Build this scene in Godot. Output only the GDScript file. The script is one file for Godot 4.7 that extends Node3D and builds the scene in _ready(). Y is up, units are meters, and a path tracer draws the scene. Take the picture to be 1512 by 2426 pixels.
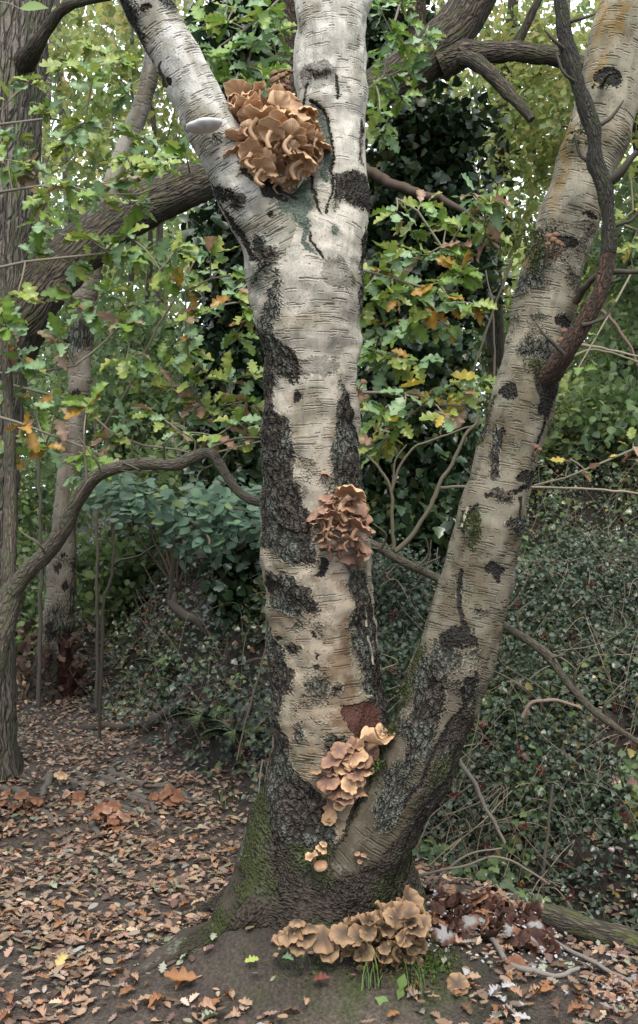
extends Node3D
# A double-stemmed birch covered in mushrooms beside a leafy woodland path, overcast autumn daylight.
# Photo coordinates below are those of a 1512 x 2426 view; at() turns one plus a distance into a point.
const F := 2487.0
const EYE := 1.4

var used := {}
var rng := RandomNumberGenerator.new()
var mats := {}
var bank_noise := FastNoiseLite.new()
var lump := FastNoiseLite.new()
var fine_noise := FastNoiseLite.new()
var leaf_meshes := {}
var cap_cache := {}
var stalk_cache := {}

func at(px: float, py: float, d: float) -> Vector3:
	return Vector3((px - 756.0) / F * d, EYE - (py - 1213.0) / F * d, -d)

func numbered(called: String) -> String:
	if not used.has(called):
		used[called] = 0
		return called
	used[called] += 1
	return "%s_%03d" % [called, used[called]]

func tag(o: Node3D, label: String, category := "", group := "", kind := "") -> void:
	if label != "": o.set_meta("label", label)
	if category != "": o.set_meta("category", category)
	if group != "": o.set_meta("group", group)
	if kind != "": o.set_meta("kind", kind)

func thing(called: String, label: String, category: String, where: Vector3, group := "") -> Node3D:
	var o := Node3D.new()
	o.name = numbered(called)
	add_child(o)
	o.position = where
	tag(o, label, category, group)
	return o

func part(m: Mesh, called: String, material: Material, parent: Node3D, xf := Transform3D.IDENTITY) -> MeshInstance3D:
	var o := MeshInstance3D.new()
	o.mesh = m
	o.name = called if parent != self else numbered(called)
	if material: o.material_override = material
	parent.add_child(o, true)
	o.transform = xf
	return o

func R(a: float, b: float) -> float:
	return rng.randf_range(a, b)

func rdir() -> Vector3:
	return Vector3(rng.randfn(), rng.randfn(), rng.randfn()).normalized()

# ---------------------------------------------------------------- mesh collecting
class MB:
	var v := PackedVector3Array()
	var n := PackedVector3Array()
	var c := PackedColorArray()
	var uv := PackedVector2Array()
	var ix := PackedInt32Array()
	func tri(a: int, b: int, d: int) -> void:
		ix.push_back(a); ix.push_back(b); ix.push_back(d)
	func tube(pts: Array, rad: Array, sides: int, ca := Color.WHITE, cb := Color.WHITE, urep := 1.0, vrep := 1.0, off := Vector3.ZERO, rough := 0.0, nz: FastNoiseLite = null) -> void:
		var np := pts.size()
		var first := v.size()
		var x := Vector3.ZERO
		var run := 0.0
		for i in np:
			var p: Vector3 = pts[i]
			var t: Vector3 = (pts[mini(i + 1, np - 1)] - pts[maxi(i - 1, 0)]).normalized()
			if i == 0:
				x = t.cross(Vector3(0.31, 0.2, 0.93)).normalized()
			else:
				x = (x - t * x.dot(t)).normalized()
				run += (pts[i] - pts[i - 1]).length()
			var y := t.cross(x)
			var f := float(i) / maxf(1.0, np - 1)
			for j in sides + 1:
				var a := TAU * j / sides
				var dir := x * cos(a) + y * sin(a)
				var r: float = rad[i]
				if nz: r *= 1.0 + rough * nz.get_noise_3dv((p + dir * r) * 16.0)
				v.push_back(p + dir * r - off)
				n.push_back(dir)
				c.push_back(ca.lerp(cb, f))
				uv.push_back(Vector2(urep * j / sides, run * vrep))
		for i in np - 1:
			for j in sides:
				var a := first + i * (sides + 1) + j
				var b := a + sides + 1
				tri(a, b, a + 1)
				tri(a + 1, b, b + 1)
		# caps
		for e in [0, np - 1]:
			var o := v.size()
			var t: Vector3 = (pts[1] - pts[0]).normalized() * -1.0 if e == 0 else (pts[np - 1] - pts[np - 2]).normalized()
			v.push_back(pts[e] - off); n.push_back(t); c.push_back(ca if e == 0 else cb); uv.push_back(Vector2(0.5, run * vrep))
			for j in sides + 1:
				var q: int = first + e * (sides + 1) + j
				v.push_back(v[q]); n.push_back(t); c.push_back(c[q]); uv.push_back(uv[q])
			for j in sides:
				if e == 0: tri(o, o + 1 + j, o + 2 + j)
				else: tri(o, o + 2 + j, o + 1 + j)
	func mesh() -> ArrayMesh:
		var a := []
		a.resize(Mesh.ARRAY_MAX)
		a[Mesh.ARRAY_VERTEX] = v
		a[Mesh.ARRAY_NORMAL] = n
		a[Mesh.ARRAY_COLOR] = c
		a[Mesh.ARRAY_TEX_UV] = uv
		a[Mesh.ARRAY_INDEX] = ix
		var m := ArrayMesh.new()
		m.add_surface_from_arrays(Mesh.PRIMITIVE_TRIANGLES, a)
		return m

# photo keys [px, py, half width px, distance] -> smooth spine
func spine(keys: Array, step: float) -> Dictionary:
	var pts: Array = []
	var rad: Array = []
	var row: Array = []
	var P: Array = []
	var W: Array = []
	for k in keys:
		P.append(at(k[0], k[1], k[3]))
		W.append(k[2] / F * k[3])
	var n := P.size()
	for i in n - 1:
		var p0: Vector3 = P[maxi(i - 1, 0)]
		var p1: Vector3 = P[i]
		var p2: Vector3 = P[i + 1]
		var p3: Vector3 = P[mini(i + 2, n - 1)]
		var m := maxi(2, int(ceil((p2 - p1).length() / step)))
		for j in m + (1 if i == n - 2 else 0):
			var t := float(j) / m
			pts.append(p1.cubic_interpolate(p2, p0, p3, t))
			var s := t * t * (3.0 - 2.0 * t)
			rad.append(lerpf(W[i], W[i + 1], s))
			row.append(i + t)
	var run: Array = [0.0]
	for i in range(1, pts.size()):
		run.append(run[i - 1] + (pts[i] - pts[i - 1]).length())
	return {"pts": pts, "rad": rad, "run": run, "len": run[-1], "keys": keys}

func limb(keys: Array, step: float, sides: int, parent: Node3D, called: String, material: Material, vrep := 1.5, urep := 1.0, rough := 0.25, ca := Color.WHITE, cb := Color.WHITE) -> MeshInstance3D:
	var s := spine(keys, step)
	var mb := MB.new()
	mb.tube(s.pts, s.rad, sides, ca, cb, urep, vrep, parent.position, rough, lump)
	return part(mb.mesh(), called, material, parent)

# ---------------------------------------------------------------- materials
func mat(key: String, rough := 0.8, backlight := 0.0, spec := 0.5) -> StandardMaterial3D:
	if mats.has(key): return mats[key]
	var m := StandardMaterial3D.new()
	m.resource_name = key
	m.vertex_color_use_as_albedo = true
	m.roughness = rough
	m.metallic_specular = spec
	m.cull_mode = BaseMaterial3D.CULL_DISABLED
	if backlight > 0.0:
		m.backlight_enabled = true
		m.backlight = Color(backlight, backlight, backlight).linear_to_srgb()
	mats[key] = m
	return m

func noise_image(w: int, h: int, freq: float, kind := 0, octaves := 4, sd := 1, stretch := 1) -> PackedByteArray:
	var n := FastNoiseLite.new()
	n.seed = sd
	n.frequency = freq
	n.fractal_octaves = octaves
	if kind == 1:
		n.noise_type = FastNoiseLite.TYPE_CELLULAR
		n.cellular_return_type = FastNoiseLite.RETURN_DISTANCE2_SUB
		n.fractal_type = FastNoiseLite.FRACTAL_NONE
	elif kind == 2:
		n.fractal_type = FastNoiseLite.FRACTAL_RIDGED
	elif kind == 3:
		n.noise_type = FastNoiseLite.TYPE_VALUE
		n.fractal_type = FastNoiseLite.FRACTAL_NONE
	var im := n.get_seamless_image(maxi(8, w / stretch), h)
	im.convert(Image.FORMAT_L8)
	if stretch > 1: im.resize(w, h, Image.INTERPOLATE_CUBIC)
	return im.get_data()

func tall_cells(w: int, h: int, freq: float, sd: int) -> PackedByteArray:
	var n := FastNoiseLite.new()
	n.seed = sd
	n.frequency = freq
	n.noise_type = FastNoiseLite.TYPE_CELLULAR
	n.cellular_return_type = FastNoiseLite.RETURN_DISTANCE2_SUB
	n.fractal_type = FastNoiseLite.FRACTAL_NONE
	n.domain_warp_enabled = true
	n.domain_warp_amplitude = 14.0
	n.domain_warp_frequency = 0.06
	var im := n.get_seamless_image(w, h / 2)
	im.convert(Image.FORMAT_L8)
	im.resize(w, h, Image.INTERPOLATE_CUBIC)
	return im.get_data()

func tile_noise(size: int, freq: float, kind: int, octaves: int, sd: int, sx := 1, sy := 1) -> PackedByteArray:
	var n := FastNoiseLite.new()
	n.seed = sd
	n.frequency = freq
	n.fractal_octaves = octaves
	if kind == 1:
		n.noise_type = FastNoiseLite.TYPE_CELLULAR
		n.cellular_return_type = FastNoiseLite.RETURN_DISTANCE2_SUB
		n.fractal_type = FastNoiseLite.FRACTAL_NONE
	elif kind == 2:
		n.fractal_type = FastNoiseLite.FRACTAL_RIDGED
	var im := n.get_seamless_image(size / sx, size / sy)
	im.convert(Image.FORMAT_L8)
	im.resize(size, size, Image.INTERPOLATE_CUBIC)
	return im.get_data()

# fissured bark that repeats: dark cracks along the stem, grey-brown ridges, a little green
func bark_material(key: String, ridge: Color, crack: Color, green: Color, relief: float, sd: int, stretch := 2) -> StandardMaterial3D:
	var S := 512
	var a := tile_noise(S, 0.02, 2, 4, sd, 1, stretch)
	var cr2 := tile_noise(S, 0.035, 1, 1, sd + 7, 1, 2)
	var b := tile_noise(S, 0.03, 0, 5, sd + 1)
	var g := tile_noise(S, 0.008, 0, 3, sd + 2)
	var col := PackedByteArray(); col.resize(S * S * 3)
	var hgt := PackedByteArray(); hgt.resize(S * S)
	for i in S * S:
		var r := a[i] / 255.0
		var q := b[i] / 255.0
		var k := clampf((r - 0.35) * 1.9 + (q - 0.5) * 0.7, 0.0, 1.0)
		k = 1.0 - k
		k = clampf(k * 1.3, 0.0, 1.0) * clampf(0.35 + cr2[i] / 90.0, 0.0, 1.0)
		var cc := crack.lerp(ridge, k)
		cc = cc.lerp(green, clampf((g[i] / 255.0 - 0.5) * 3.0, 0.0, 0.75))
		cc = (cc * (0.75 + 0.5 * q)).linear_to_srgb()
		col[i * 3] = int(clampf(cc.r, 0, 1) * 255); col[i * 3 + 1] = int(clampf(cc.g, 0, 1) * 255); col[i * 3 + 2] = int(clampf(cc.b, 0, 1) * 255)
		hgt[i] = int(clampf(k * 0.8 + q * 0.3, 0, 1) * 255)
	var m := StandardMaterial3D.new()
	m.resource_name = key
	m.albedo_texture = ImageTexture.create_from_image(Image.create_from_data(S, S, false, Image.FORMAT_RGB8, col))
	m.roughness = 0.9
	m.vertex_color_use_as_albedo = true
	m.heightmap_enabled = true
	m.heightmap_texture = ImageTexture.create_from_image(Image.create_from_data(S, S, false, Image.FORMAT_L8, hgt))
	m.heightmap_scale = relief
	mats[key] = m
	return m

# ---------------------------------------------------------------- the ground
func toe(x: float) -> float:
	var k := [[-9.0, 26.0], [-4.0, 13.5], [-1.9, 8.0], [-0.75, 5.7], [-0.26, 4.75], [0.38, 4.2], [0.77, 3.8], [1.2, 3.35], [2.5, 2.6], [6.0, 1.0], [12.0, -3.0]]
	for i in k.size() - 1:
		if x < k[i + 1][0]:
			return lerpf(k[i][1], k[i + 1][1], clampf((x - k[i][0]) / (k[i + 1][0] - k[i][0]), 0, 1))
	return -3.0

func past(x: float, d: float) -> float:
	return (d - toe(x)) * 0.75

func ground_y(x: float, d: float) -> float:
	var s := past(x, d)
	var h := lerpf(0.95 * smoothstep(0.0, 1.7, s) + 1.0 * smoothstep(1.2, 5.0, s), 1.95 * smoothstep(0.0, 4.6, s), smoothstep(-0.4, 0.2, x))
	h += 0.12 * smoothstep(0.0, 0.5, s) * bank_noise.get_noise_2d(x * 60.0, d * 60.0) * 2.0
	if x > 0.3: h -= 0.16 * exp(-pow((s - 0.25) / 0.25, 2.0)) * smoothstep(0.3, 0.9, x)
	var mx := (x - 0.06) / 0.42
	var md := (d - 3.28) / 0.34
	h += 0.13 * exp(-(mx * mx + md * md))
	var lx := (x + 0.3) / 0.26
	var ld := (d - 3.22) / 0.24
	h += 0.035 * exp(-(lx * lx + ld * ld))
	h += 0.035 * bank_noise.get_noise_2d(x * 25.0, d * 25.0) + 0.012 * bank_noise.get_noise_2d(x * 140.0, d * 140.0)
	h += 1.6 * smoothstep(13.0, 32.0, d) * (1.0 - smoothstep(0.0, 2.0, s))
	return h

func on_ground(px: float, py: float) -> Vector3:
	# the point of the ground seen at that place of the photo
	var dir := at(px, py, 1.0) - Vector3(0, EYE, 0)
	var t := 1.5
	while t < 40.0:
		var p := Vector3(0, EYE, 0) + dir * t
		if p.y < ground_y(p.x, t): return Vector3(p.x, ground_y(p.x, t), -t)
		t += 0.02
	return Vector3(dir.x * 8.0, 0, -8)

func axis_list(lo: float, hi: float, flo: float, fhi: float, fine: float, grow: float) -> PackedFloat32Array:
	var out := PackedFloat32Array()
	var left := PackedFloat32Array()
	var s := fine
	var x := flo
	while x > lo:
		s *= grow
		x -= s
		left.push_back(maxf(x, lo))
	for i in range(left.size() - 1, -1, -1): out.push_back(left[i])
	x = flo
	while x < fhi:
		out.push_back(x)
		x += fine
	s = fine
	out.push_back(fhi)
	x = fhi
	while x < hi:
		s *= grow
		x += s
		out.push_back(minf(x, hi))
	return out

func build_ground() -> void:
	var xs := axis_list(-220, 220, -2.4, 1.9, 0.03, 1.13)
	var ds := axis_list(-220, 260, 2.3, 6.6, 0.03, 1.13)
	var mb := MB.new()
	var nx := xs.size()
	var nd := ds.size()
	for j in nd:
		for i in nx:
			var x := xs[i]
			var d := ds[j]
			var y := ground_y(x, d)
			if absf(x) < 4.0 and d > 2.0 and d < 10.0: y += 0.012 * fine_noise.get_noise_2d(x * 900.0, d * 900.0)
			mb.v.push_back(Vector3(x, y, -d))
			var e := 0.02
			mb.n.push_back(Vector3(ground_y(x - e, d) - ground_y(x + e, d), 2 * e, -(ground_y(x, d - e) - ground_y(x, d + e))).normalized())
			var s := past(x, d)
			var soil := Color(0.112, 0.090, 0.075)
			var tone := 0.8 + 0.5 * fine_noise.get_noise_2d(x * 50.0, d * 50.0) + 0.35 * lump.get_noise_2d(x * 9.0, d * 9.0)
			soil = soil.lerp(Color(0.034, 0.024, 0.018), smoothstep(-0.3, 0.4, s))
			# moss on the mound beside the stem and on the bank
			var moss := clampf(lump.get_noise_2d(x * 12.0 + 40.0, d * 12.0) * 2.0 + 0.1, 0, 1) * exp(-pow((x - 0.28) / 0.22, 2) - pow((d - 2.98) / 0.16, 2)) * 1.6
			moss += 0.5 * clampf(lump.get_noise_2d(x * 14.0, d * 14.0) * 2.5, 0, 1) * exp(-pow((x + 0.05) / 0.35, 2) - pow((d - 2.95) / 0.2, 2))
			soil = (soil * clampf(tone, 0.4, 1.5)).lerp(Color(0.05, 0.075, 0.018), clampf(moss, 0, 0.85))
			mb.c.push_back(soil)
			mb.uv.push_back(Vector2(x, d))
	for j in nd - 1:
		for i in nx - 1:
			var a := j * nx + i
			mb.tri(a, a + nx, a + 1)
			mb.tri(a + 1, a + nx, a + nx + 1)
	var m := StandardMaterial3D.new()
	m.resource_name = "soil"
	m.vertex_color_use_as_albedo = true
	m.roughness = 0.95
	var S := 512
	var a := tile_noise(S, 0.05, 0, 5, 71)
	var b := tile_noise(S, 0.09, 1, 1, 72)
	var col := PackedByteArray(); col.resize(S * S * 3)
	var hg := PackedByteArray(); hg.resize(S * S)
	for i in S * S:
		var k := 0.55 + 0.75 * (a[i] / 255.0)
		var crumb := b[i] / 255.0
		if crumb > 0.62: k *= 1.25
		col[i * 3] = int(clampf(k * 0.85, 0, 1) * 255); col[i * 3 + 1] = int(clampf(k * 0.83, 0, 1) * 255); col[i * 3 + 2] = int(clampf(k * 0.81, 0, 1) * 255)
		hg[i] = int(clampf(0.5 * a[i] + 0.5 * b[i], 0, 255))
	m.albedo_texture = ImageTexture.create_from_image(Image.create_from_data(S, S, false, Image.FORMAT_RGB8, col))
	m.heightmap_enabled = true
	m.heightmap_texture = ImageTexture.create_from_image(Image.create_from_data(S, S, false, Image.FORMAT_L8, hg))
	m.heightmap_scale = 1.2
	m.uv1_triplanar = true
	m.uv1_world_triplanar = true
	m.uv1_scale = Vector3(2.2, 2.2, 2.2)
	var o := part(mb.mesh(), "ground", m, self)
	tag(o, "bare dark soil of the woodland path and the bank behind it", "ground", "", "structure")

# ---------------------------------------------------------------- leaves
func pal(name: String) -> Array:
	# [inner, edge]
	match name:
		"green": return [Color(0.159, 0.266, 0.050), Color(0.127, 0.216, 0.042)]
		"blue": return [Color(0.211, 0.330, 0.172), Color(0.168, 0.283, 0.146)]
		"lime": return [Color(0.22, 0.30, 0.07), Color(0.32, 0.34, 0.08)]
		"mottle": return [Color(0.125, 0.209, 0.046), Color(0.38, 0.36, 0.085)]
		"yellow": return [Color(0.368, 0.333, 0.052), Color(0.575, 0.380, 0.052)]
		"straw": return [Color(0.42, 0.33, 0.13), Color(0.34, 0.24, 0.09)]
		"amber": return [Color(0.378, 0.231, 0.042), Color(0.315, 0.126, 0.036)]
		"brown": return [Color(0.24, 0.11, 0.045), Color(0.17, 0.07, 0.03)]
		"pink": return [Color(0.321, 0.200, 0.142), Color(0.275, 0.154, 0.095)]
		"tan": return [Color(0.306, 0.204, 0.143), Color(0.238, 0.142, 0.094)]
		"rust": return [Color(0.192, 0.084, 0.043), Color(0.134, 0.058, 0.028)]
		"grey": return [Color(0.196, 0.162, 0.140), Color(0.145, 0.111, 0.093)]
		"dark": return [Color(0.10, 0.055, 0.035), Color(0.06, 0.035, 0.025)]
		"pale": return [Color(0.25, 0.27, 0.19), Color(0.19, 0.21, 0.14)]
		"maroon": return [Color(0.13, 0.03, 0.03), Color(0.09, 0.02, 0.02)]
		"dusty": return [Color(0.36, 0.36, 0.38), Color(0.27, 0.23, 0.21)]
	return [Color.WHITE, Color.WHITE]

# lobed oak leaf, 1 long along +z from its stalk, up +y
func oak_leaf(palette: String, sd: int, curl := 0.12) -> ArrayMesh:
	var key := "oak %s %d %.2f" % [palette, sd, curl]
	if leaf_meshes.has(key): return leaf_meshes[key]
	var r := RandomNumberGenerator.new()
	r.seed = hash(key)
	var mb := MB.new()
	var rows := 18
	var ph := [r.randf_range(0, 1), r.randf_range(0, 1)]
	var lobes := r.randf_range(3.6, 4.6)
	var cols := pal(palette)
	var tw := r.randf_range(-0.25, 0.25)
	var arch := r.randf_range(-0.35, 0.25)
	var wid := r.randf_range(0.27, 0.33)
	for i in rows + 1:
		var t := float(i) / rows
		var env := pow(sin(PI * pow(t, 0.78) * 0.97 + 0.03), 0.8) * (0.72 + 0.5 * t)
		for k in 3:
			var side := k - 1
			var w := 0.0
			if side != 0:
				var l := 0.5 + 0.5 * cos(TAU * (lobes * t + ph[(side + 1) / 2] * 0.35))
				w = wid * env * (0.50 + 0.55 * sqrt(l)) * side + r.randf_range(-0.008, 0.008)
				if t < 0.1: w *= t * 6.0
			var z := t + (0.05 * absf(w) / 0.3 if side != 0 else 0.0)
			var y := curl * (absf(w) / 0.3) + arch * (t - 0.5) * (t - 0.5) * 1.6 + tw * w * (t - 0.3) + r.randf_range(-0.01, 0.01) + (0.045 * sin(t * 17.0 + sd) * absf(w) / 0.3)
			mb.v.push_back(Vector3(w, y, z))
			mb.n.push_back(Vector3.UP)
			mb.uv.push_back(Vector2(w, t))
			var cc: Color = cols[0].lerp(cols[1], clampf((absf(w) / 0.27) * r.randf_range(0.5, 1.3) + (t - 0.6) * 0.5, 0, 1))
			if side == 0: cc = cc.lerp(Color(cc.r * 1.3 + 0.03, cc.g * 1.25 + 0.03, cc.b * 1.2 + 0.01), 0.6)
			mb.c.push_back(cc)
	for i in rows:
		for k in 2:
			var a := i * 3 + k
			mb.tri(a, a + 1, a + 3)
			mb.tri(a + 1, a + 4, a + 3)
	fix_normals(mb)
	leaf_meshes[key] = mb.mesh()
	return leaf_meshes[key]

func fix_normals(mb: MB) -> void:
	for i in mb.n.size(): mb.n[i] = Vector3.ZERO
	for k in range(0, mb.ix.size(), 3):
		var a := mb.ix[k]
		var b := mb.ix[k + 1]
		var d := mb.ix[k + 2]
		var nn := (mb.v[d] - mb.v[a]).cross(mb.v[b] - mb.v[a])
		mb.n[a] += nn; mb.n[b] += nn; mb.n[d] += nn
	for i in mb.n.size(): mb.n[i] = mb.n[i].normalized() if mb.n[i].length_squared() > 1e-14 else Vector3.UP

# plain outline leaf: list of half widths along its length
func simple_leaf(key: String, widths: Array, curl: float, edge := 0.8, arch := -0.15) -> ArrayMesh:
	if leaf_meshes.has(key): return leaf_meshes[key]
	var mb := MB.new()
	var n := widths.size()
	for i in n:
		var t := float(i) / (n - 1)
		for k in 3:
			var w: float = widths[i] * (k - 1)
			mb.v.push_back(Vector3(w, absf(w) * curl + arch * t * t, t - 0.0))
			mb.n.push_back(Vector3.UP)
			mb.uv.push_back(Vector2(w, t))
			var s := edge if k != 1 else 1.12
			mb.c.push_back(Color(s, s, s))
	for i in n - 1:
		for k in 2:
			var a := i * 3 + k
			mb.tri(a, a + 1, a + 3)
			mb.tri(a + 1, a + 4, a + 3)
	fix_normals(mb)
	leaf_meshes[key] = mb.mesh()
	return leaf_meshes[key]

func ivy_leaf() -> ArrayMesh:
	return simple_leaf("ivy", [0.0, 0.42, 0.5, 0.3, 0.34, 0.16, 0.0], 0.25, 0.85, -0.12)
func haw_leaf() -> ArrayMesh:
	return simple_leaf("haw", [0.02, 0.12, 0.42, 0.26, 0.44, 0.2, 0.0], 0.3, 0.85, -0.1)
func oval_leaf() -> ArrayMesh:
	return simple_leaf("oval", [0.0, 0.26, 0.4, 0.42, 0.36, 0.24, 0.0], 0.18, 0.88, -0.14)
func tuft_leaf() -> ArrayMesh:
	return simple_leaf("tuft", [0.0, 0.3, 0.24, 0.32, 0.0], 0.3, 0.85, -0.2)

# leaf frame: along the leaf, upper face towards "up"
func leaf_basis(along: Vector3, up: Vector3, size: float) -> Basis:
	var z := along.normalized()
	var x := up.cross(z)
	if x.length_squared() < 1e-5: x = Vector3(1, 0, 0).cross(z)
	x = x.normalized()
	var y := z.cross(x)
	return Basis(x * size, y * size, z * size)

func many(called: String, parent: Node3D, m: Mesh, material: Material, xfs: Array, cols: PackedColorArray) -> MultiMeshInstance3D:
	var mm := MultiMesh.new()
	mm.transform_format = MultiMesh.TRANSFORM_3D
	mm.use_colors = true
	mm.mesh = m
	mm.instance_count = xfs.size()
	for i in xfs.size():
		mm.set_instance_transform(i, xfs[i])
		mm.set_instance_color(i, cols[i])
	var o := MultiMeshInstance3D.new()
	o.name = called if parent != self else numbered(called)
	o.multimesh = mm
	o.material_override = material
	parent.add_child(o, true)
	o.set_meta("kind", "stuff")
	return o

func pick(p: Array) -> Color:
	# [color, weight, color, weight ...]
	var f := rng.randf()
	for i in range(0, p.size(), 2):
		f -= p[i + 1]
		if f <= 0.0:
			var k := R(0.65, 1.35)
			return Color(p[i].r * k * R(0.9, 1.1), p[i].g * k, p[i].b * k * R(0.85, 1.15))
	return p[0]

# leaves in clumps inside ellipsoids [centre, radii, clumps, leaves per clump, clump radius]
func crown(called: String, parent: Node3D, m: Mesh, material: Material, blobs: Array, lo: float, hi: float, palette: Array, upness := 0.8) -> void:
	var xfs: Array = []
	var cols := PackedColorArray()
	for b in blobs:
		for k in b[2]:
			var q := rdir() * pow(rng.randf(), 0.4)
			var cc: Vector3 = b[0] + Vector3(q.x * b[1].x, q.y * b[1].y, q.z * b[1].z)
			var tint := pick(palette)
			var lean := rdir()
			for l in b[3]:
				var e: Vector3 = Vector3(rng.randfn(), rng.randfn() * 0.55, rng.randfn()) * b[4] * 0.55
				var up := (Vector3.UP * upness + rdir() * 0.8 + Vector3(0, 0, 0.25)).normalized()
				var along := (rdir() + lean * 0.5 + Vector3(0, -0.25, 0)).normalized()
				xfs.append(Transform3D(leaf_basis(along, up, R(lo, hi)), cc + e - parent.position))
				var o := pick(palette)
				cols.push_back(tint.lerp(o, 0.45))
	many(called, parent, m, material, xfs, cols)

# ---------------------------------------------------------------- birch bark painted on its unrolled surface
const WHITE := 0
const ROUGH := 1
const DIRT := 2
const BLACK := 3
const LICHEN := 4
const MOSS := 5
const GROOVE := 6
const WOOD := 7
const ORANGE := 8
const SPARSE := 9
const WHORL := 10

# place on the unrolled stem (0..1 round, metres along) of a point of its visible face
func unroll(s: Dictionary, px: float, py: float) -> Vector2:
	var best := 1e9
	var bi := 0
	var flat: PackedVector3Array = s.flat
	for i in flat.size():
		var q := flat[i]
		var dd := (q.x - px) * (q.x - px) + (q.y - py) * (q.y - py)
		if dd < best:
			best = dd
			bi = i
	var a := flat[maxi(bi - 1, 0)]
	var b := flat[mini(bi + 1, flat.size() - 1)]
	var t := Vector2(b.x - a.x, b.y - a.y).normalized()
	var side := Vector2(px - flat[bi].x, py - flat[bi].y)
	var lat := side.dot(Vector2(-t.y, t.x)) / flat[bi].z
	return Vector2(0.5 + asin(clampf(lat, -1.0, 1.0)) / TAU, s.run[bi] + side.dot(t) * s.run[-1] / maxf(s.flatlen, 1.0))

func make_stem(keys: Array, step: float) -> Dictionary:
	var s := spine(keys, step)
	var flat := PackedVector3Array()
	var L := 0.0
	for i in s.pts.size():
		var p: Vector3 = s.pts[i]
		var k := F / -p.z
		flat.push_back(Vector3(756.0 + p.x * k, 1213.0 + (EYE - p.y) * k, s.rad[i] * k))
		if i: L += Vector2(flat[i].x - flat[i - 1].x, flat[i].y - flat[i - 1].y).length()
	s.flat = flat
	s.flatlen = L
	s.coarse = []
	s.box = AABB(s.pts[0], Vector3.ZERO)
	var g := maxi(1, int(0.05 / step))
	for i in range(0, s.pts.size(), g): s.coarse.append([s.pts[i], s.rad[i]])
	s.coarse.append([s.pts[-1], s.rad[-1]])
	for q in s.coarse:
		s.box = s.box.merge(AABB(q[0] - Vector3.ONE * q[1], Vector3.ONE * q[1] * 2.0))
	s.box = s.box.grow(0.12)
	return s

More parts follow.
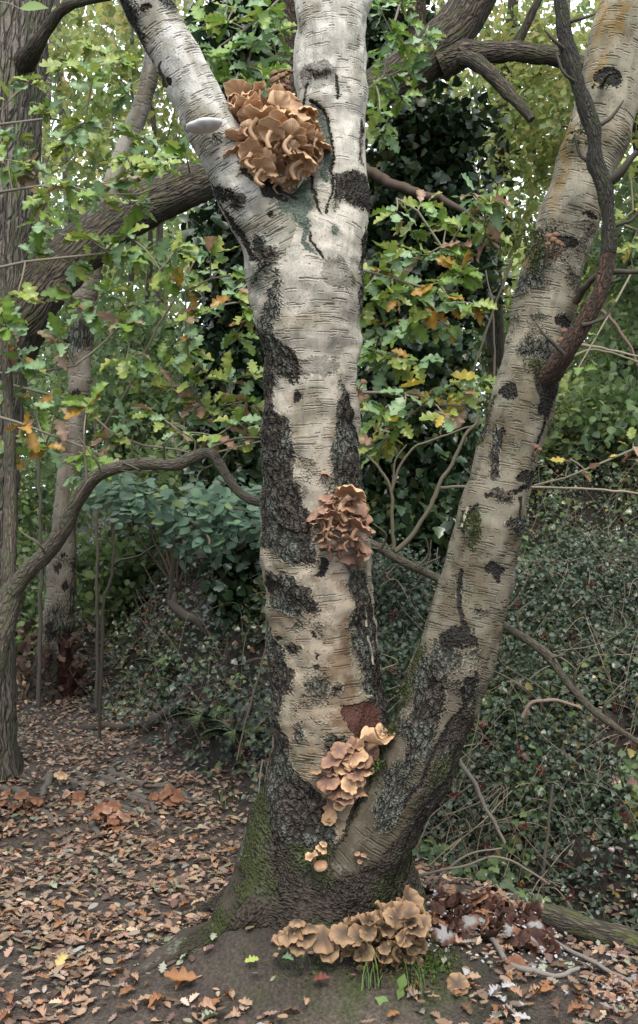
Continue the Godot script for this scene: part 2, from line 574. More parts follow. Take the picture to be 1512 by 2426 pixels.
# zones: [kind, [px,py, px,py ...]] polygon; [kind, "o", px, py, rx, ry] ellipse; [kind, "s", width, [px,py,...]] stroke
func paint(s: Dictionary, W: int, H: int, zones: Array, sd: int, tone_low: Color, tone_high: Color, dashes: int, grime: float, tone_bend := 1.6) -> Dictionary:
	var L: float = s.len
	var kind := PackedByteArray(); kind.resize(W * H)
	var wx := noise_image(W, H, 0.02, 0, 4, sd)
	var wy := noise_image(W, H, 0.02, 0, 4, sd + 1)
	var fine := noise_image(W, H, 0.2, 0, 3, sd + 2)
	var band := noise_image(W, H, 0.06, 0, 4, sd + 3, 10)
	var big := noise_image(W, H, 0.008, 0, 4, sd + 4)
	var cell := tall_cells(W, H, 0.11, sd + 5)
	var rough := noise_image(W, H, 0.13, 2, 4, sd + 6)
	for z in zones:
		var code: int = z[0]
		var rings: Array = []
		if z[1] is String and z[1] == "o":
			var pg := PackedVector2Array()
			for k in 14:
				var a := TAU * k / 14.0
				pg.push_back(unroll(s, z[2] + cos(a) * z[4], z[3] + sin(a) * z[5]))
			rings.append(pg)
		elif z[1] is String and z[1] == "s":
			var q: Array = z[3]
			for k in range(0, q.size() - 2, 2):
				var p: Vector2 = Vector2(q[k], q[k + 1])
				var e := Vector2(q[k + 2], q[k + 3])
				var nrm: Vector2 = (e - p).orthogonal().normalized() * z[2] * 0.5
				var tt: Vector2 = (e - p).normalized() * z[2] * 0.4
				var pg := PackedVector2Array()
				for o in [p + nrm - tt, e + nrm + tt, e - nrm + tt, p - nrm - tt]: pg.push_back(unroll(s, o.x, o.y))
				rings.append(pg)
		else:
			var pg := PackedVector2Array()
			var q: Array = z[1]
			for k in range(0, q.size(), 2):
				pg.push_back(unroll(s, q[k], q[k + 1]))
			rings.append(pg)
		var amp := 2.5 if code == WOOD else 6.0 if not (z[1] is String) else 4.0
		for pg: PackedVector2Array in rings:
			var lo := Vector2(1e9, 1e9)
			var hi := Vector2(-1e9, -1e9)
			for k in pg.size():
				pg[k] = Vector2(pg[k].x * W, (1.0 - pg[k].y / L) * H)
				lo = lo.min(pg[k])
				hi = hi.max(pg[k])
			for y in range(maxi(0, int(lo.y) - 10), mini(H, int(hi.y) + 11)):
				for x in range(maxi(0, int(lo.x) - 10), mini(W, int(hi.x) + 11)):
					var i := y * W + x
					var q := Vector2(x + (wx[i] - 127) / 127.0 * amp * 2.0 + (fine[i] - 127) / 127.0 * amp, y + (wy[i] - 127) / 127.0 * amp * 2.0 + (fine[i] - 127) / 127.0 * amp)
					if Geometry2D.is_point_in_polygon(q, pg):
						if code == SPARSE:
							if big[i] + (fine[i] - 127) * 0.6 + (wx[i] - 127) * 0.5 > 138: kind[i] = ROUGH
						elif code == GROOVE:
							if wx[i] + (fine[i] - 127) * 0.5 + (big[i] - 127) * 0.6 > 118: kind[i] = GROOVE
						elif code == MOSS:
							if wx[i] + (fine[i] - 127) * 0.7 > 105: kind[i] = MOSS
						elif code == ORANGE:
							if fine[i] * 0.6 + wx[i] * 0.5 > 132: kind[i] = ORANGE
						else:
							kind[i] = code
	# stain that spreads from the rough plates into the white, and rain streaks
	var mask := PackedByteArray(); mask.resize(W * H)
	for i in W * H: mask[i] = 255 if kind[i] in [1, 2, 3, 4, 5] else 0
	var mim := Image.create_from_data(W, H, false, Image.FORMAT_L8, mask)
	mim.resize(W / 4, H / 4, Image.INTERPOLATE_BILINEAR)
	mim.resize(W / 16, H / 16, Image.INTERPOLATE_LANCZOS)
	mim.resize(W, H, Image.INTERPOLATE_CUBIC)
	var halo := mim.get_data()
	var sn := FastNoiseLite.new()
	sn.seed = sd + 9
	sn.frequency = 0.035
	sn.fractal_octaves = 3
	var sim := sn.get_seamless_image(W, H / 10)
	sim.convert(Image.FORMAT_L8)
	sim.resize(W, H, Image.INTERPOLATE_CUBIC)
	var streak := sim.get_data()
	# lenticels
	var len_im := Image.create(W, H, false, Image.FORMAT_L8)
	var r := RandomNumberGenerator.new()
	r.seed = sd
	for k in dashes:
		var x := r.randi_range(0, W - 1)
		var y := r.randi_range(0, H - 1)
		if big[y * W + x] < 118 and r.randf() < 0.75: continue
		var ln := int(5 + 34 * pow(r.randf(), 1.8))
		var th := 1 if r.randf() < 0.75 else 2
		var val := r.randi_range(120, 255)
		var yy := float(y)
		var slope := r.randf_range(-0.05, 0.05)
		var j := 0
		while j < ln:
			len_im.fill_rect(Rect2i((x + j) % W, int(yy), 4, th), Color8(val, val, val))
			yy += slope * 4.0 + (r.randf() - 0.5) * 0.5
			j += 4
	var ld := len_im.get_data()
	var col := PackedByteArray(); col.resize(W * H * 3)
	var hgt := PackedByteArray(); hgt.resize(W * H)
	var lut := PackedByteArray(); lut.resize(1025)
	for i in 1025: lut[i] = int(255.0 * Color(i / 1024.0, 0, 0).linear_to_srgb().r)
	for y in H:
		var f := pow(1.0 - float(y) / H, tone_bend)
		var tr0 := lerpf(tone_low.r, tone_high.r, f)
		var tg0 := lerpf(tone_low.g, tone_high.g, f)
		var tb0 := lerpf(tone_low.b, tone_high.b, f)
		for x in W:
			var i := y * W + x
			var nf := fine[i] / 255.0
			var nb := band[i] / 255.0
			var ng := big[i] / 255.0
			var nr := rough[i] / 255.0
			var nc := cell[i] / 255.0
			var cr: float
			var cg: float
			var cb: float
			var h: float
			var code := kind[i]
			if code == 0 or code == 6 or code == 8 or code == 10:
				var k := 0.52 + 0.52 * nf + 0.32 * nb
				# grey-tan grime drifting over the white
				var gm := clampf((ng - 0.5) * 3.2 + (nb - 0.5) * 1.2 + grime, 0.0, 1.0)
				cr = tr0 * k; cg = tg0 * k; cb = tb0 * k
				cr = lerpf(cr, cr * 0.56, gm); cg = lerpf(cg, cg * 0.53, gm); cb = lerpf(cb, cb * 0.46, gm)
				var st := clampf(halo[i] / 255.0 * 1.5 * (0.35 + nf), 0.0, 0.8)
				st = maxf(st, clampf((streak[i] / 255.0 - 0.58) * 2.2 * (0.4 + nf), 0.0, 0.4))
				cr = lerpf(cr, cr * 0.46, st); cg = lerpf(cg, cg * 0.47, st); cb = lerpf(cb, cb * 0.42, st)
				h = 0.62 + 0.03 * nb
				# grey-green lichen flecks and pinhole specks
				if wx[i] + wy[i] > 285 and nf > 0.5:
					cr = cr * 0.5 + 0.075; cg = cg * 0.5 + 0.085; cb = cb * 0.5 + 0.065
				if nf < 0.24 and nb < 0.5:
					cr *= 0.45; cg *= 0.43; cb *= 0.40
				if code == 6:
					cr = cr * lerpf(0.85, 0.45, nb) + 0.012; cg = cg * lerpf(0.8, 0.34, nb) + 0.006; cb = cb * lerpf(0.75, 0.28, nb) + 0.004
				elif code == 8:
					cr = cr * 0.6 + 0.07; cg = cg * 0.5 + 0.035; cb *= 0.35
				elif code == 10:
					cr *= 0.5; cg *= 0.5; cb *= 0.5
					h = 0.55 + 0.2 * nr
				var le := ld[i] / 255.0
				if le > 0.0:
					var lk := le * (0.55 + 0.45 * nf)
					cr = lerpf(cr, 0.045, lk); cg = lerpf(cg, 0.036, lk); cb = lerpf(cb, 0.028, lk)
					h -= 0.13
				elif y > 1 and ld[i - W * 2 if i >= W * 2 else i] > 0:
					cr *= 1.12; cg *= 1.12; cb *= 1.12
					h += 0.07
				# white peel beside rough plates
				var o := i + 3 if x < W - 3 else i
				var o2 := i - 3 if x > 3 else i
				if (kind[o] == 1 or kind[o2] == 1) and nf > 0.42:
					cr = cr * 0.8 + 0.11; cg = cg * 0.8 + 0.105; cb = cb * 0.8 + 0.09
					h += 0.14
			elif code == 1:
				var crackv := maxf(clampf((nr - 0.58) * 3.0, 0.0, 0.7), clampf((0.25 - nc) * 7.0, 0.0, 1.0))
				var lich := clampf((ng - 0.44) * 4.0 + (wx[i] / 255.0 - 0.5) * 2.0, 0.0, 1.0) * (0.45 + 0.55 * nf) * (0.35 + nf)
				cr = lerpf(0.062, 0.15, lich) ; cg = lerpf(0.052, 0.165, lich); cb = lerpf(0.042, 0.138, lich)
				var dk := 1.0 - 0.82 * crackv
				cr *= dk * (0.72 + 0.56 * nf); cg *= dk * (0.72 + 0.56 * nf); cb *= dk * (0.72 + 0.56 * nf)
				var eb := clampf((190.0 - halo[i]) / 110.0, 0.0, 0.75) * clampf(nb * 1.6 - 0.2, 0.0, 1.0)
				cr = lerpf(cr, tr0 * 0.55 * (0.5 + nf), eb); cg = lerpf(cg, tg0 * 0.53 * (0.5 + nf), eb); cb = lerpf(cb, tb0 * 0.5 * (0.5 + nf), eb)
				h = 0.22 + 0.45 * (1.0 - crackv) + 0.22 * nf + 0.15 * ng
				if nb > 0.66 and nf > 0.5:
					cr = cr * 0.6 + 0.07; cg = cg * 0.6 + 0.055; cb = cb * 0.6 + 0.04
			elif code == 2:
				var crackv := maxf(clampf((nr - 0.55) * 3.0, 0.0, 0.8), clampf((0.15 - nc) * 9.0, 0.0, 1.0))
				cr = 0.05 * (0.3 + 1.4 * nf); cg = 0.04 * (0.3 + 1.4 * nf); cb = 0.031 * (0.3 + 1.4 * nf)
				if ng > 0.52: 
					cr = lerpf(cr, 0.06, (ng - 0.52) * 3.0); cg = lerpf(cg, 0.07, (ng - 0.52) * 3.0); cb = lerpf(cb, 0.03, (ng - 0.52) * 3.0)
				cr *= 1.0 - 0.65 * crackv; cg *= 1.0 - 0.65 * crackv; cb *= 1.0 - 0.65 * crackv
				h = 0.3 + 0.4 * (1.0 - crackv) + 0.25 * nf
			elif code == 3:
				var k := 0.25 + 1.3 * nf * nf
				cr = 0.03 * k; cg = 0.026 * k; cb = 0.022 * k
				h = 0.15 + 0.7 * nf * nr
			elif code == 4:
				var crackv := clampf((nr - 0.6) * 3.5, 0.0, 1.0)
				cr = 0.11 * (0.35 + nf); cg = 0.135 * (0.35 + nf); cb = 0.108 * (0.35 + nf)
				cr *= 1.0 - 0.7 * crackv; cg *= 1.0 - 0.7 * crackv; cb *= 1.0 - 0.7 * crackv
				h = 0.45 + 0.3 * nf
			elif code == 5:
				cr = 0.030 * (0.3 + 1.4 * nf); cg = 0.036 * (0.3 + 1.4 * nf); cb = 0.011 * (0.3 + 1.4 * nf)
				h = 0.65 + 0.35 * nf
			else:
				cr = 0.062 * (0.2 + nf * 1.4) * (0.5 + nr); cg = 0.027 * (0.2 + nf * 1.4) * (0.5 + nr); cb = 0.020 * (0.2 + nf * 1.4) * (0.5 + nr)
				h = 0.12 + 0.22 * nr
			col[i * 3] = lut[int(clampf(cr, 0, 1) * 1024)]
			col[i * 3 + 1] = lut[int(clampf(cg, 0, 1) * 1024)]
			col[i * 3 + 2] = lut[int(clampf(cb, 0, 1) * 1024)]
			hgt[i] = int(clampf(h, 0, 1) * 255)
	var m := StandardMaterial3D.new()
	m.resource_name = "birch bark"
	m.albedo_texture = ImageTexture.create_from_image(Image.create_from_data(W, H, false, Image.FORMAT_RGB8, col))
	m.roughness = 0.78
	m.metallic_specular = 0.35
	m.heightmap_enabled = true
	m.heightmap_texture = ImageTexture.create_from_image(Image.create_from_data(W, H, false, Image.FORMAT_L8, hgt))
	m.heightmap_scale = 2.2
	return {"mat": m, "h": hgt, "W": W, "H": H}

func away(s: Dictionary, p: Vector3) -> float:
	var best := 1e9
	var c: Array = s.coarse
	for i in c.size() - 1:
		var a: Vector3 = c[i][0]
		var ab: Vector3 = c[i + 1][0] - a
		var t := clampf((p - a).dot(ab) / maxf(ab.length_squared(), 1e-9), 0.0, 1.0)
		var d: float = (p - a - ab * t).length() - lerpf(c[i][1], c[i + 1][1], t)
		if d < best: best = d
	return best

# one stem as a fine unrolled grid, swollen where it grows out of the others
func stem_mesh(s: Dictionary, others: Array, sides: int, skin: Dictionary, relief: float, bulges: Array, off: Vector3, blend := 0.09) -> ArrayMesh:
	var np: int = s.pts.size()
	var mb := MB.new()
	var hide := PackedByteArray()
	var row := sides + 1
	var L: float = s.len
	for i in np:
		var p: Vector3 = s.pts[i]
		var t: Vector3 = (s.pts[mini(i + 1, np - 1)] - s.pts[maxi(i - 1, 0)]).normalized()
		var fr := (Vector3(0, 0, 1) - t * t.z).normalized()
		var rt := t.cross(fr)
		var near: Array = []
		for o in others:
			if o.box.has_point(p) or o.box.intersects(AABB(p - Vector3.ONE * s.rad[i], Vector3.ONE * 2.0 * s.rad[i])): near.append(o)
		for j in row:
			var u := float(j) / sides
			var a := (u - 0.5) * TAU
			var dir := rt * sin(a) + fr * cos(a)
			var q: Vector3 = p + dir * s.rad[i]
			var gone := 0
			var fade := 1.0
			if near.size():
				var dm := 1e9
				for o in near: dm = minf(dm, away(o, q))
				if dm < blend * 2.5:
					var moved := 0.0
					for it in 4:
						var ds: float = away(s, q)
						dm = 1e9
						for o in near: dm = minf(dm, away(o, q))
						var hh := maxf(blend - absf(ds - dm), 0.0) / blend
						var fv := minf(ds, dm) - hh * hh * blend * 0.25
						var mv := clampf(-fv, -0.03, 0.03)
						moved += mv
						if absf(moved) > 0.1: break
						q += dir * mv
					var d1: float = away(s, q)
					if dm < d1 - 0.004: gone = 1
					fade = clampf((dm - d1) / 0.05, 0.0, 1.0)
			var hv := 0.0
			if skin.has("h"):
				var tx := clampi(int(u * skin.W), 0, skin.W - 1)
				var ty := clampi(int((1.0 - s.run[i] / L) * skin.H), 0, skin.H - 1)
				hv = (skin.h[ty * skin.W + tx] / 255.0 - 0.62) * relief * fade
			var swell := 0.003 * lump.get_noise_3dv(q * 30.0) + 0.02 * lump.get_noise_3dv(q * 9.0)
			q += dir * (hv + swell * clampf(s.rad[i] / 0.12, 0.2, 1.3))
			for b in bulges:
				var e: Vector3 = q - b[0]
				var g: float = exp(-e.length_squared() / (b[1] * b[1]))
				q += dir * g * b[2]
			mb.v.push_back(q - off)
			mb.n.push_back(dir)
			mb.c.push_back(Color.WHITE)
			mb.uv.push_back(Vector2(u, 1.0 - s.run[i] / L))
			hide.push_back(gone)
	for i in np:
		for j in row:
			var a := i * row + j
			var e1: Vector3 = mb.v[i * row + (j + 1 if j < sides else 1)] - mb.v[i * row + (j - 1 if j > 0 else sides - 1)]
			var e2: Vector3 = mb.v[mini(i + 1, np - 1) * row + j] - mb.v[maxi(i - 1, 0) * row + j]
			var nn := e1.cross(e2)
			mb.n[a] = nn.normalized() if nn.length_squared() > 1e-16 else mb.n[a]
	for i in np - 1:
		for j in sides:
			var a := i * row + j
			var b := a + row
			if not (hide[a] and hide[b] and hide[a + 1]): mb.tri(a, b, a + 1)
			if not (hide[a + 1] and hide[b] and hide[b + 1]): mb.tri(a + 1, b, b + 1)
	return mb.mesh()

# ---------------------------------------------------------------- mushrooms
func cap_colors(p: String) -> Array:
	# top centre, top rim, gill light, gill dark
	match p:
		"tan": return [Color(0.27, 0.155, 0.095), Color(0.66, 0.435, 0.255), Color(0.74, 0.52, 0.335), Color(0.53, 0.335, 0.20)]
		"mauve": return [Color(0.17, 0.10, 0.085), Color(0.40, 0.23, 0.14), Color(0.66, 0.45, 0.29), Color(0.46, 0.28, 0.17)]
		"pinkish": return [Color(0.24, 0.135, 0.10), Color(0.42, 0.25, 0.17), Color(0.44, 0.27, 0.175), Color(0.30, 0.165, 0.105)]
		"olive": return [Color(0.10, 0.07, 0.052), Color(0.37, 0.235, 0.135), Color(0.38, 0.25, 0.145), Color(0.23, 0.14, 0.075)]
		"rusty": return [Color(0.16, 0.07, 0.042), Color(0.30, 0.145, 0.082), Color(0.28, 0.15, 0.09), Color(0.16, 0.075, 0.045)]
		"rotten": return [Color(0.045, 0.022, 0.018), Color(0.075, 0.035, 0.025), Color(0.06, 0.03, 0.022), Color(0.03, 0.016, 0.012)]
		"powdered": return [Color(0.30, 0.285, 0.285), Color(0.15, 0.08, 0.055), Color(0.35, 0.2, 0.13), Color(0.2, 0.1, 0.06)]
		"button": return [Color(0.16, 0.085, 0.06), Color(0.30, 0.17, 0.11), Color(0.4, 0.26, 0.17), Color(0.3, 0.18, 0.1)]
	return [Color.WHITE, Color.WHITE, Color.WHITE, Color.WHITE]

func cap_mesh(shape: String, p: String, sd: int) -> ArrayMesh:
	var key := "%s %s %d" % [shape, p, sd]
	if cap_cache.has(key): return cap_cache[key]
	var r := RandomNumberGenerator.new()
	r.seed = hash(key)
	var mb := MB.new()
	var seg := 56
	var nr := 7
	var c := cap_colors(p)
	var ruff := r.randi_range(8, 12)
	var wr := r.randf_range(0.04, 0.09)
	var w3 := r.randf_range(0.05, 0.16)
	var w5 := r.randf_range(0.03, 0.10)
	var p3 := r.randf_range(0, TAU)
	var p5 := r.randf_range(0, TAU)
	var nw := r.randi_range(2, 4)
	var nv := r.randi_range(4, 7)
	var o2 := r.randf_range(0.04, 0.15)
	var po := r.randf_range(0, TAU)
	var lift := 0.0
	var dome := 0.0
	match shape:
		"flat": dome = 0.28; lift = -0.06
		"wavy": dome = 0.18; lift = 0.06; w3 *= 1.5; w5 *= 1.6
		"funnel": dome = -0.06; lift = 0.42; w3 *= 1.5; w5 *= 1.5
		"curled": dome = 0.1; lift = 0.3; w3 *= 2.2; w5 *= 1.8
		"button": dome = 0.75; lift = -0.1; w3 = 0.0; w5 = 0.0; o2 = 0.02
	for under in 2:
		for i in nr + 1:
			var q := float(i) / nr
			if shape != "button": q = pow(q, 0.9)
			for j in seg + 1:
				var a := TAU * j / seg
				var wob := w3 * sin(nw * a + p3) + w5 * sin(nv * a + p5) + (wr * sin(ruff * a + p3) * q * q if shape != "button" else 0.0)
				var rad := q * (1.0 + o2 * sin(2.0 * a + po) * q + 0.04 * sin(9.0 * a + p5) * q * q)
				if shape == "button": rad = sin(q * PI * 0.62) * 0.98
				var y := dome * (1.0 - q * q) + lift * q * q * q + wob * q * q
				if shape == "button": y = 0.62 * cos(q * PI * 0.62) + 0.1
				# rim rolled over a little
				if q > 0.86 and shape != "button": y -= (q - 0.86) * 0.55
				var cc: Color
				if under == 0:
					var t := clampf(q * 1.15 + 0.15 * sin(5.0 * a + p3) * q, 0, 1)
					cc = c[0].lerp(c[1], t * t)
					if p == "powdered": cc = c[0].lerp(c[1], smoothstep(0.55, 0.85, q + 0.15 * sin(3.0 * a + p5)))
					cc = cc * (0.88 + 0.24 * (0.5 + 0.5 * sin(37.0 * a + 11.0 * q + sd)) * 0.6)
				else:
					var th := 0.16 * (1.0 - q) + 0.04
					if shape == "button": th = 0.1
					var gill := 1.0 if j % 2 == 0 else 0.0
					y -= th + (gill * 0.03 * sin(PI * q))
					cc = c[2].lerp(c[3], (1.0 - gill) * 0.75 * sin(PI * clampf(q, 0.05, 0.97)) + (1.0 - q) * 0.4)
					if q > 0.93: cc = c[2].lerp(c[1], 0.4) * 1.15
				mb.v.push_back(Vector3(rad * cos(a), y, rad * sin(a)))
				mb.n.push_back(Vector3.UP)
				mb.c.push_back(cc)
				mb.uv.push_back(Vector2(q, a))
	var row := seg + 1
	var half := (nr + 1) * row
	for i in nr:
		for j in seg:
			var a := i * row + j
			mb.tri(a, a + row, a + 1); mb.tri(a + 1, a + row, a + row + 1)
			var b := half + a
			mb.tri(b, b + 1, b + row); mb.tri(b + 1, b + row + 1, b + row)
	for j in seg:
		var a := nr * row + j
		var b := half + a
		mb.tri(a, b, a + 1); mb.tri(a + 1, b, b + 1)
	fix_normals(mb)
	for i in nr + 1: # close the seam's normals
		for h in [0, half]:
			var a: int = h + i * row
			var nn := (mb.n[a] + mb.n[a + seg]).normalized()
			mb.n[a] = nn
			mb.n[a + seg] = nn
	cap_cache[key] = mb.mesh()
	return cap_cache[key]

func stalk_mesh(p: String, sd: int) -> ArrayMesh:
	var key := "%s %d" % [p, sd]
	if stalk_cache.has(key): return stalk_cache[key]
	var mb := MB.new()
	var pts: Array = []
	var rad: Array = []
	var bend := 0.12 + 0.06 * sd
	for i in 9:
		var t := i / 8.0
		pts.append(Vector3(sin(t * PI) * bend * (1 if sd % 2 else -1), t, sin(t * PI) * bend * 0.4))
		rad.append(1.15 - 0.3 * t + (0.35 * smoothstep(0.85, 1.0, t)) + (0.25 if i == 6 else 0.0))
	var c := cap_colors(p)
	# radius is divided by the stalk's slenderness so that it can be scaled along its length
	mb.tube(pts, rad.map(func(x): return x * 0.09), 9, c[3] * 0.75, c[2] * 1.05)
	stalk_cache[key] = mb.mesh()
	return stalk_cache[key]

func mushroom(cl: Node3D, where: Vector3, axis: Vector3, size: float, root: Vector3, shape: String, p: String, thick := 0.17) -> void:
	var o := Node3D.new()
	o.name = "mushroom"
	cl.add_child(o, true)
	o.position = where - cl.position
	var y := axis.normalized()
	var b := leaf_basis(rdir().cross(y), y, size)
	var m := mat("mushroom flesh", 0.6, 0.4, 0.35)
	part(cap_mesh(shape, p, rng.randi_range(0, 2)), "cap", m, o, Transform3D(b, Vector3.ZERO))
	var top := -y * size * (0.2 if shape != "button" else 0.0)
	var foot := root - where
	if foot.normalized().dot(-y) < 0.35 and foot.length() > 0.01: # gills turned to the open side: the stalk leaves them and bends down
		foot = -y * size * 0.75 + Vector3.DOWN * size * 0.9 + foot.normalized() * size * 0.25
	var dir := top - foot
	var ln := dir.length()
	if ln < 0.004: return
	dir /= ln
	var x := dir.cross(Vector3(0.2, 0.1, 1)).normalized()
	var k := size * thick / 0.09
	part(stalk_mesh(p, rng.randi_range(0, 2)), "stalk", m, o, Transform3D(Basis(x * k, dir * ln, x.cross(dir) * -k), foot))

# caps spread evenly over an outline, bulging out towards the viewer's side of the trunk
func cluster(label: String, outline: Array, n: int, d0: float, bulge: float, lo: float, hi: float, axis: Callable, kinds: Array, group := "", where := Vector3.INF, root_pull := 0.45, deep := 0.06) -> Node3D:
	var pg := PackedVector2Array()
	var mid := Vector2.ZERO
	for k in range(0, outline.size(), 2):
		pg.push_back(Vector2(outline[k], outline[k + 1]))
		mid += pg[-1]
	mid /= pg.size()
	var bl := Vector2(1e9, 1e9)
	var tr := -bl
	for q in pg:
		bl = bl.min(q)
		tr = tr.max(q)
	var cl := thing("mushroom_cluster", label, "mushrooms", at(mid.x, mid.y, d0) if where == Vector3.INF else where, group)
	var got: Array = []
	for i in n:
		var best := Vector2.ZERO
		var bd := -1.0
		for k in 24:
			var q := Vector2(R(bl.x, tr.x), R(bl.y, tr.y))
			if not Geometry2D.is_point_in_polygon(q, pg): continue
			var dd := 1e9
			for g in got: dd = minf(dd, q.distance_to(g))
			if dd > bd:
				bd = dd
				best = q
		if bd < 0: continue
		got.append(best)
		var half := (tr - bl) * 0.5
		var e := (best - mid) / half
		var rho := clampf(e.length(), 0, 1)
		var d := d0 - bulge * sqrt(1.0 - rho * rho) + R(-0.02, deep)
		var p := at(best.x, best.y, d)
		var c := mid + (best - mid) * root_pull + Vector2(0, 18)
		var root := at(c.x, c.y, d0 + 0.02)
		var k: Array = kinds[rng.randi() % kinds.size()]
		var ax: Vector3 = axis.call(e)
		mushroom(cl, p, ax, R(lo, hi) / F * d0, root, k[0], k[1])
	return cl

# ---------------------------------------------------------------- oak sprays
# path: points of the bearing twig; tufts: [px, py, d, leaves]; mix: palette names to draw from
func oak_branch(label: String, path: Array, tufts: Array, mix: Array, size_px: float, group := "", radius := 0.007) -> void:
	var o := thing("oak_branch", label, "branch", path[0], group)
	var wood := MB.new()
	var nodes: Array = []
	if path.size() > 1:
		var rad: Array = []
		for i in path.size(): rad.append(lerpf(radius, radius * 0.5, float(i) / path.size()))
		wood.tube(path, rad, 6, Color(0.16, 0.14, 0.115), Color(0.2, 0.18, 0.13), 1, 1, o.position)
	for p in path: nodes.append(p)
	var todo: Array = tufts.map(func(t): return [at(t[0], t[1], t[2]), t[3]])
	while todo.size():
		var bi := 0
		var bn: Vector3 = nodes[0]
		var bd := 1e9
		for i in todo.size():
			for q in nodes:
				var dd: float = (todo[i][0] - q).length()
				if dd < bd:
					bd = dd
					bi = i
					bn = q
		var tip: Vector3 = todo[bi][0]
		var count: int = todo[bi][1]
		todo.remove_at(bi)
		var mid := (bn + tip) * 0.5 + Vector3(R(-1, 1), R(0.0, 1.2), R(-1, 1)) * bd * 0.12
		var pts: Array = []
		for k in 6:
			var t := k / 5.0
			pts.append(bn.lerp(mid, t).lerp(mid.lerp(tip, t), t))
		wood.tube(pts, [0.0045, 0.0042, 0.0038, 0.0034, 0.003, 0.0022], 5, Color(0.17, 0.15, 0.115), Color(0.22, 0.19, 0.12), 1, 1, o.position)
		nodes.append(mid)
		nodes.append(tip)
		var run := (tip - bn).normalized()
		for k in count:
			var t := 1.0 if k < count * 0.65 else R(0.35, 0.95)
			var root: Vector3 = pts[5].lerp(pts[2], (1.0 - t) * 1.4) + rdir() * 0.014
			var along := (run * 0.35 + Vector3(rng.randfn(), rng.randfn() * 0.45 - 0.28, rng.randfn() * 0.7 + 0.1)).normalized()
			var up := (Vector3(0, 0.75, 0.45) + rdir() * 0.55).normalized()
			var sz := 0.80 * size_px / F * -root.z * R(0.65, 1.2)
			var m := oak_leaf(mix[rng.randi() % mix.size()], rng.randi_range(0, 2), [0.04, 0.1, 0.2][rng.randi_range(0, 2)])
			part(m, "leaf", mat("oak leaf", 0.38, 0.6), o, Transform3D(leaf_basis(along, up, sz), root + along * 0.006 - o.position))
	part(wood.mesh(), "twig", mat("twig", 0.85), o)

# ---------------------------------------------------------------- far trees
func far_tree(label: String, category: String, px: float, base_d: float, hw_px: float, lean: float, height: float, crown_blobs: Array, palette: Array, leaf: ArrayMesh, lo: float, hi: float, bark: Material, tone: Color, group := "trees standing farther back in the wood", called := "woodland_tree") -> void:
	var x := (px - 756.0) / F * base_d
	var y := ground_y(x, base_d) - 0.1
	var o := thing(called, label, category, Vector3(x, y, -base_d), group)
	var mb := MB.new()
	var pts: Array = []
	var rad: Array = []
	var r0 := hw_px / F * base_d
	for i in 14:
		var t := i / 13.0
		pts.append(Vector3(x + lean * t * t * height + 0.12 * sin(t * 7.0 + px), y + t * height, -base_d + 0.1 * cos(t * 5.0 + px)))
		rad.append(r0 * (1.0 - 0.75 * t) * (1.5 if i == 0 else 1.0))
	mb.tube(pts, rad, 12, tone, tone, 2, 1.2, o.position, 0.2, lump)
	part(mb.mesh(), "trunk", bark, o)
	var lb := MB.new()
	for b in crown_blobs:
		var c: Vector3 = b[0]
		var ti := clampi(int((c.y - 0.8 - y) / height * 13.0), 3, 12)
		var s: Vector3 = pts[ti]
		var m := (s + c) * 0.5 + Vector3(R(-0.2, 0.2), R(0.0, 0.4), R(-0.2, 0.2))
		var q: Array = []
		for k in 7:
			var t := k / 6.0
			q.append(s.lerp(m, t).lerp(m.lerp(c, t), t))
		var rr: float = rad[ti] * 0.45
		lb.tube(q, [rr, rr * 0.85, rr * 0.7, rr * 0.55, rr * 0.42, rr * 0.3, rr * 0.15], 6, tone, tone, 1, 1, o.position)
		for w in 5:
			var e: Vector3 = c + rdir() * b[1] * 0.9
			var f: Vector3 = q[3].lerp(q[6], R(0, 1))
			lb.tube([f, (f + e) * 0.5 + rdir() * 0.1, e], [rr * 0.3, rr * 0.2, 0.004], 4, tone, tone, 1, 1, o.position)
	if crown_blobs.size(): part(lb.mesh(), "limbs", bark, o)
	if crown_blobs.size(): crown("crown", o, leaf, mat("far leaf", 0.5, 0.95), crown_blobs, lo, hi, palette)

func blob(px: float, py: float, d: float, rx: float, ry: float, rz: float, clumps: int, leaves: int, cr: float) -> Array:
	return [at(px, py, d), Vector3(rx / F * d, ry / F * d, rz), clumps, leaves, cr]

